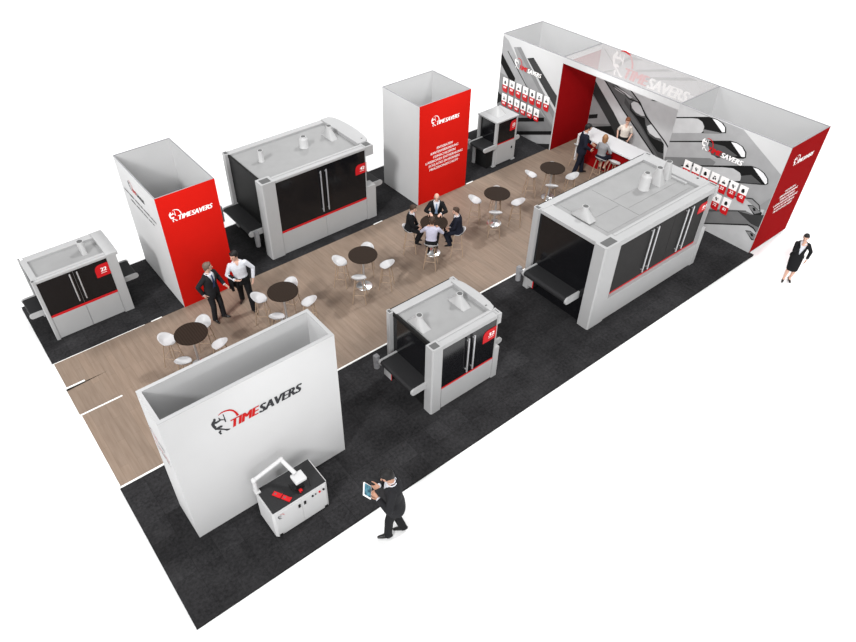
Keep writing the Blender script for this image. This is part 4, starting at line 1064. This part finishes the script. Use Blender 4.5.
    if top:
        g = G(); torso(g, .02, .515, .014)
        s_in = .004 if not jac else 0
        if o.get('short'):
            for nm in 'LR': cap(g, sh[nm] - t * .012, sh[nm].lerp(el[nm], .35), .060 * k, .055 * k); cone_(g, sh[nm].lerp(el[nm], .2), sh[nm].lerp(el[nm], .8), .057 * k, .055 * k)
        else: sleeves(g, s_in, 1.0)
        cone_(g, neck - t * .02, neck + t * .035, .068, .062)
        nv = lambda c: ((c - neck).dot(t) > -.06 and (c - neck).dot(nf) > .035 and abs((c - neck).dot(ls)) < .02 + .4 * ((c - neck).dot(t) + .05)) if o.get('open') else False
        q = fuse(g, o.get('topname', 'shirt'), CL[top], P, .0095, 3, nv); 
    if o.get('tie'):
        g = G(); rings = []
        for s, wd in ((.49, .016), (.46, .022), (.44, .018), (.30, .032), (.12, .042), (.08, .03), (.06, .004)):
            c, l, f_ = fr_(s)
            dpt = next((a[2] + (b[2] - a[2]) * (s - a[0]) / (b[0] - a[0]) for a, b in zip(WID, WID[1:]) if a[0] <= s <= b[0])) + .020
            if s > .42: dpt += .0
            m_ = c + f_ * dpt; rings.append([m_ - l * wd, m_ + l * wd, m_ + l * wd + f_ * .008, m_ - l * wd + f_ * .008])
        g.loft(rings, smooth=False); out('tie', g, CL[o['tie']], P, False)
    if jac:
        g = G(); torso(g, o.get('hem', -.17), .51, .030, .012); sleeves(g, .012, .94)
        cone_(g, neck - t * .03, neck + t * .022, .080, .072)
        s0 = o.get('vee', .13)
        def kv(c):
            q = c - pel; s = q.dot(t); f_ = q.dot(fs); lt = abs(q.dot(ls))
            return f_ > .04 and s > s0 and lt < (s - s0) * .24 + .004 or (f_ > 0.03 and s < s0 - .06 and lt < (s0 - .06 - s) * .18)
        fuse(g, 'jacket', CL[jac], P, .0095, 3, kv)
        for nm in 'LR':
            if top and not female:
                g = G(); d = (wr[nm] - el[nm]).normalized(); a = el[nm].lerp(wr[nm], .93); cone_(g, a, a + d * .028, .036, .035); out('cuff', g, CL[top], P, False)
    bt = o.get('bottom', 'black')
    if o.get('skirt'):
        g = G()
        if o.get('seated'):
            for nm in 'LR': cap(g, hip[nm], hip[nm].lerp(kn[nm], .9), .112, .085)
            cap(g, (hip['L'] + hip['R']) / 2, ((kn['L'] + kn['R']) / 2).lerp(hip['L'], .15), .10, .08); torso(g, -.08, .08, .021)
        else:
            torso(g, -.06, .085, .021); rings = []
            for f, wy, wx in ((0, .198, .145), (.35, .19, .145), (.7, .178, .150), (.98, .162, .145)):
                c = pel.lerp((kn['L'] + kn['R']) / 2 + V((0, 0, -.04)), f); rings.append([c + V((wx * math.cos(a), wy * math.sin(a), 0)) for a in [2 * PI * i / 24 for i in range(24)]])
            g.loft(rings)
        fuse(g, 'skirt', CL[bt], P, .0095, 3)
    else:
        g = G(); torso(g, -.11, .075, .021)
        for nm in 'LR':
            cap(g, hip[nm], kn[nm], .104, .074); cap(g, kn[nm], kn[nm].lerp(an[nm], .3), .074, .070); cone_(g, kn[nm].lerp(an[nm], .2), an[nm] + (an[nm] - kn[nm]).normalized() * .045, .070, .066)
        fuse(g, 'trousers', CL[bt], P, .0095, 3)
    for nm in 'LR':
        g = G(); z = V((0, 0, 1)); z = (z - toe[nm] * z.dot(toe[nm])).normalized(); a = an[nm] - z * .05
        cap(g, a - toe[nm] * .045, a + toe[nm] * .06 - z * .004, .037, .040); cap(g, a + toe[nm] * .06 - z * .004, a + toe[nm] * .155 - z * .010, .040, .026)
        if not female: cap(g, an[nm] - z * .02, a, .046, .04); cap(g, a + z * .02, a + toe[nm] * .06 + z * .012, .044, .036)
        lo = an[nm] - z * .085
        kz = lambda c: False
        if female: g.cyl(a - toe[nm] * .05 , a - toe[nm] * .055 - z * .035, .022, .014, 10)
        fuse(g, 'shoe', CL[o.get('shoes', 'leather')], P, .008, 2)
    for nm in o.get('watch', ''):
        pass
    return P, dict(wr=wr, el=el, sh=sh, an=an, hc=hc)

GZ = ZG
# man with a tablet in front of the stand
FM = (3.95, -.66, GZ)
person('person in a dark suit seen from behind, holding a tablet outside the front edge', FM, 143, 2.12, dict(
    pelvis=(0, 0, .948), lean=5, footL=(.12, .06, 0, 8), footR=(-.12, -.07, .01, 0, 10), headpitch=24, headyaw=12,
    handL=(.25, .13, 1.20), handR=(.24, -.09, 1.22), elbowL=(-.2, .8, -.8), elbowR=(-.2, -.8, -.8), hdirL=(.55, -.45, .35), hdirR=(.6, .5, .3), palmL=(.2, -.3, .9), palmR=(.2, .3, .9), flipL=False,
    jacket='charcoal', top='white', bottom='black', hair='hblack', curlL=28, curlR=28))
g = G(); g.box(-.012, .012, -.14, .14, -.10, .10, 0, .006); g.box(-.0135, -.011, -.12, .12, -.083, .083, 1)
def screen_mat():
    m = bpy.data.materials.new('tablet_screen'); m.use_nodes = True; nt = m.node_tree; b = nt.nodes['Principled BSDF']
    tc = nt.nodes.new('ShaderNodeTexCoord'); v = nt.nodes.new('ShaderNodeTexVoronoi'); v.inputs['Scale'].default_value = 16
    r = nt.nodes.new('ShaderNodeValToRGB'); r.color_ramp.elements[0].color = (.01, .035, .06, 1); r.color_ramp.elements[1].color = (.10, .28, .36, 1)
    nt.links.new(tc.outputs['Object'], v.inputs['Vector']); nt.links.new(v.outputs['Distance'], r.inputs['Fac'])
    nt.links.new(r.outputs['Color'], b.inputs['Base Color']); nt.links.new(r.outputs['Color'], b.inputs['Emission Color']); b.inputs['Emission Strength'].default_value = .35; b.inputs['Roughness'].default_value = .2
    return m
fd_ = math.radians(143); kf_ = 2.12 / 1.75
o_ = out('tablet', g, [M['whiteprint'], screen_mat()], None, False)
o_.location = (FM[0] + math.cos(fd_) * .415 * kf_ - math.sin(fd_) * .03, FM[1] + math.sin(fd_) * .415 * kf_ + math.cos(fd_) * .03, GZ + 1.265 * kf_)
o_.rotation_euler = (0, math.radians(42), fd_)
tag(o_, 'white tablet with a lit blue screen, held by the man in front of the stand', 'tablet')
# woman in black at the right
person('person in a black skirt suit and white blouse, outside the stand on the right', (17.60, -1.17, GZ), 212, 1.56, dict(
    female=True, lean=1, footL=(.04, .07, .02, 14, 10), footR=(.10, -.10, .02, -14, 10), headyaw=-18, headpitch=4, side=1,
    handR=(.17, -.04, 1.42), elbowR=(.25, -1, -1), hdirR=(-.25, .4, .9), palmR=(-.6, .6, .1), handL=(.12, .26, .93), elbowL=(-.6, .8, 0),
    jacket='black', hem=-.05, vee=.10, top='white', topname='blouse', bottom='black', skirt=True, hair='hblack', style='bun', skin=SKIN2))
# two men talking at the red tower
person('person in a dark suit and tie with greying hair, before the left red tower', (4.06, 7.28, 0), 290, 1.84, dict(
    lean=2, footL=(.10, .12, 0, 20), footR=(.03, -.12, 0, -12), headyaw=48, twist=4, handR=(-.02, -.25, .93), elbowR=(-.8, -.8, 0), handL=(.20, .27, 1.0), elbowL=(-.8, .5, -.4), hdirL=(.7, .1, -.3),
    jacket='charcoal', top='white', tie='blue', bottom='charcoal', hair='hgrey', skin=SKIN2))
PS, inf = person('person in a white shirt and black trousers, facing the suited person by the red tower', (4.90, 7.16, 0), 258, 1.92, dict(
    lean=-3, side=-4, pelvis=(.0, -.02, .935), footL=(.20, .10, 0, 10), footR=(-.30, -.05, 0, -35), headyaw=-48, headpitch=8, twist=-8,
    handL=(.10, .235, .93), elbowL=(-.35, 1, 0), handR=(.16, -.20, 1.05), elbowR=(-.8, -.7, -.4), hdirR=(.5, .8, -.1), palmR=(0, .6, .8),
    top='white', bottom='black', hair='hblack', shoes='brownleather', open=True, skin=SKIN2))
g = G()   # jacket folded over the forearm
a = math.radians(258); W = inf['wr']['R'] ; E_ = inf['el']['R']
rings = []
for k in range(9):
    f = k / 8; c = E_.lerp(W, .35 + .55 * f); hw = .05 + .012 * math.sin(f * 7)
    rings.append([c + V((0, -.055, -.36 + .03 * math.sin(k))), c + V((0, -.068, -.05)), c + V((0, -.03, .058)), c + V((0, .03, .058)), c + V((0, .068, -.05)), c + V((0, .055, -.30 - .02 * math.sin(k * 2))),
                  c + V((0, .038, -.30)), c + V((0, .045, -.03)), c + V((0, .0, .044)), c + V((0, -.045, -.03)), c + V((0, -.035, -.35))])
g.loft(rings); s_ = 1.92 / 1.75
mt = Matrix.Translation((4.90, 7.16, 0)) @ Matrix.Rotation(a, 4, 'Z') @ Matrix.Scale(s_, 4)
g.bm.transform(mt); c0 = mt @ W
tag(out('folded_jacket', g, CL['black'], None, True, (c0.x, c0.y, .75)), 'black jacket folded over the arm of the person in the white shirt', 'jacket')
# four people at the middle table
ZS = .905
def sit(label, k, H, **kw):
    sx, sy = k; off = .50; x, y = 10.45 + sx * off, TY + sy * off * .97
    fc = math.degrees(math.atan2(-sy, -sx)); s = H / 1.75
    d = dict(pelvis=(-.02, 0, ZS / s), lean=8, seated=True, footL=(.21 / s, .11, .345 / s, 5, 8), footR=(.21 / s, -.11, .345 / s, -5, 8),
             handL=(.36, .16, 1.155 / s), handR=(.36, -.16, 1.155 / s), elbowL=(-.3, 1, -.8), elbowR=(-.3, -1, -.8), hdirL=(.9, -.4, -.05), hdirR=(.9, .4, -.05), palmL=(0, 0, -1), palmR=(0, 0, -1), curlL=12, curlR=12, hem=-.12)
    d.update(kw); return person(label, (x, y, 0), fc + kw.get('turn', 0), H, d)
sit('bald person in a black suit with pale blue tie, seated behind the table', (1, 1), 1.66, jacket='black', top='white', tie='paleblue', bottom='black', fringe='hgrey', skin=SKIN2, headpitch=6, twist=5)
LAP = dict(handL=(.24, .10, .98), handR=(.26, -.10, .98), hdirL=(.8, -.5, -.1), hdirR=(.8, .5, -.1))
sit('person with brown hair in a black suit, seated on the left side of the table', (-1, 1), 1.58, **LAP, jacket='black', top='white', tie='redtie', bottom='black', hair='hbrown', skin=SKIN2, headyaw=-12, headpitch=10)
sit('person with brown hair in a navy suit, seated on the right side of the table', (1, -1), 1.58, **LAP, jacket='navy', top='white', bottom='navy', hair='hbrown', skin=SKIN2, headyaw=10, headpitch=6)
sit('person in a white shirt seen from behind, seated at the front of the table', (-1, -1), 1.64, top='lilac', bottom='black', hair='hbrown', headpitch=10)
# at the counter
person('person in a navy suit and open white shirt, standing at the counter', (17.33, 6.36, 0), 318, 1.86, dict(
    lean=3, footL=(.12, .10, 0, 14), footR=(-.14, -.08, 0, -8), headyaw=10, headpitch=14, handL=(.30, .16, 1.02), elbowL=(-.7, .7, -.3), handR=(.22, -.20, .98), elbowR=(-.8, -.6, 0),
    jacket='navy', vee=.05, top='white', bottom='navy', hair='hblack', open=True))
person('person with copper blond hair in a grey top and dark skirt, seated at the counter', (17.50, 5.68, 0), 6, 1.66, dict(
    female=True, pelvis=(.0, 0, .95), seated=True, lean=5, footL=(.24, .07, .36, 4, 10), footR=(.24, -.07, .36, -4, 10), headyaw=28, headpitch=2, handL=(.30, .16, 1.02), handR=(.30, -.14, 1.03), elbowL=(-.3, 1, -.6), elbowR=(-.3, -1, -.6),
    top='grey', topname='blouse', bottom='navy', skirt=True, hair='hblond', style='bob', skin=SKIN2, hem=-.05))
person('person with auburn hair in a cream blouse and black skirt, standing behind the counter', (19.12, 6.02, 0), 214, 1.72, dict(
    female=True, lean=6, footL=(.03, .09, .01, 8), footR=(.03, -.09, .01, -8), headyaw=10, headpitch=14, handL=(.18, .16, .96), handR=(.06, -.22, .94), elbowL=(-.8, .5, 0),
    top='cream', topname='blouse', short=True, open=True, bottom='black', skirt=True, hair='hauburn', style='bun', skin=SKIN2))

# ------------------------------------------------------------------ output look
vs_ = SC.view_settings
vs_.view_transform = 'Standard'; vs_.look = 'None'; vs_.exposure = 0.0; vs_.gamma = 1.0; vs_.use_curve_mapping = False
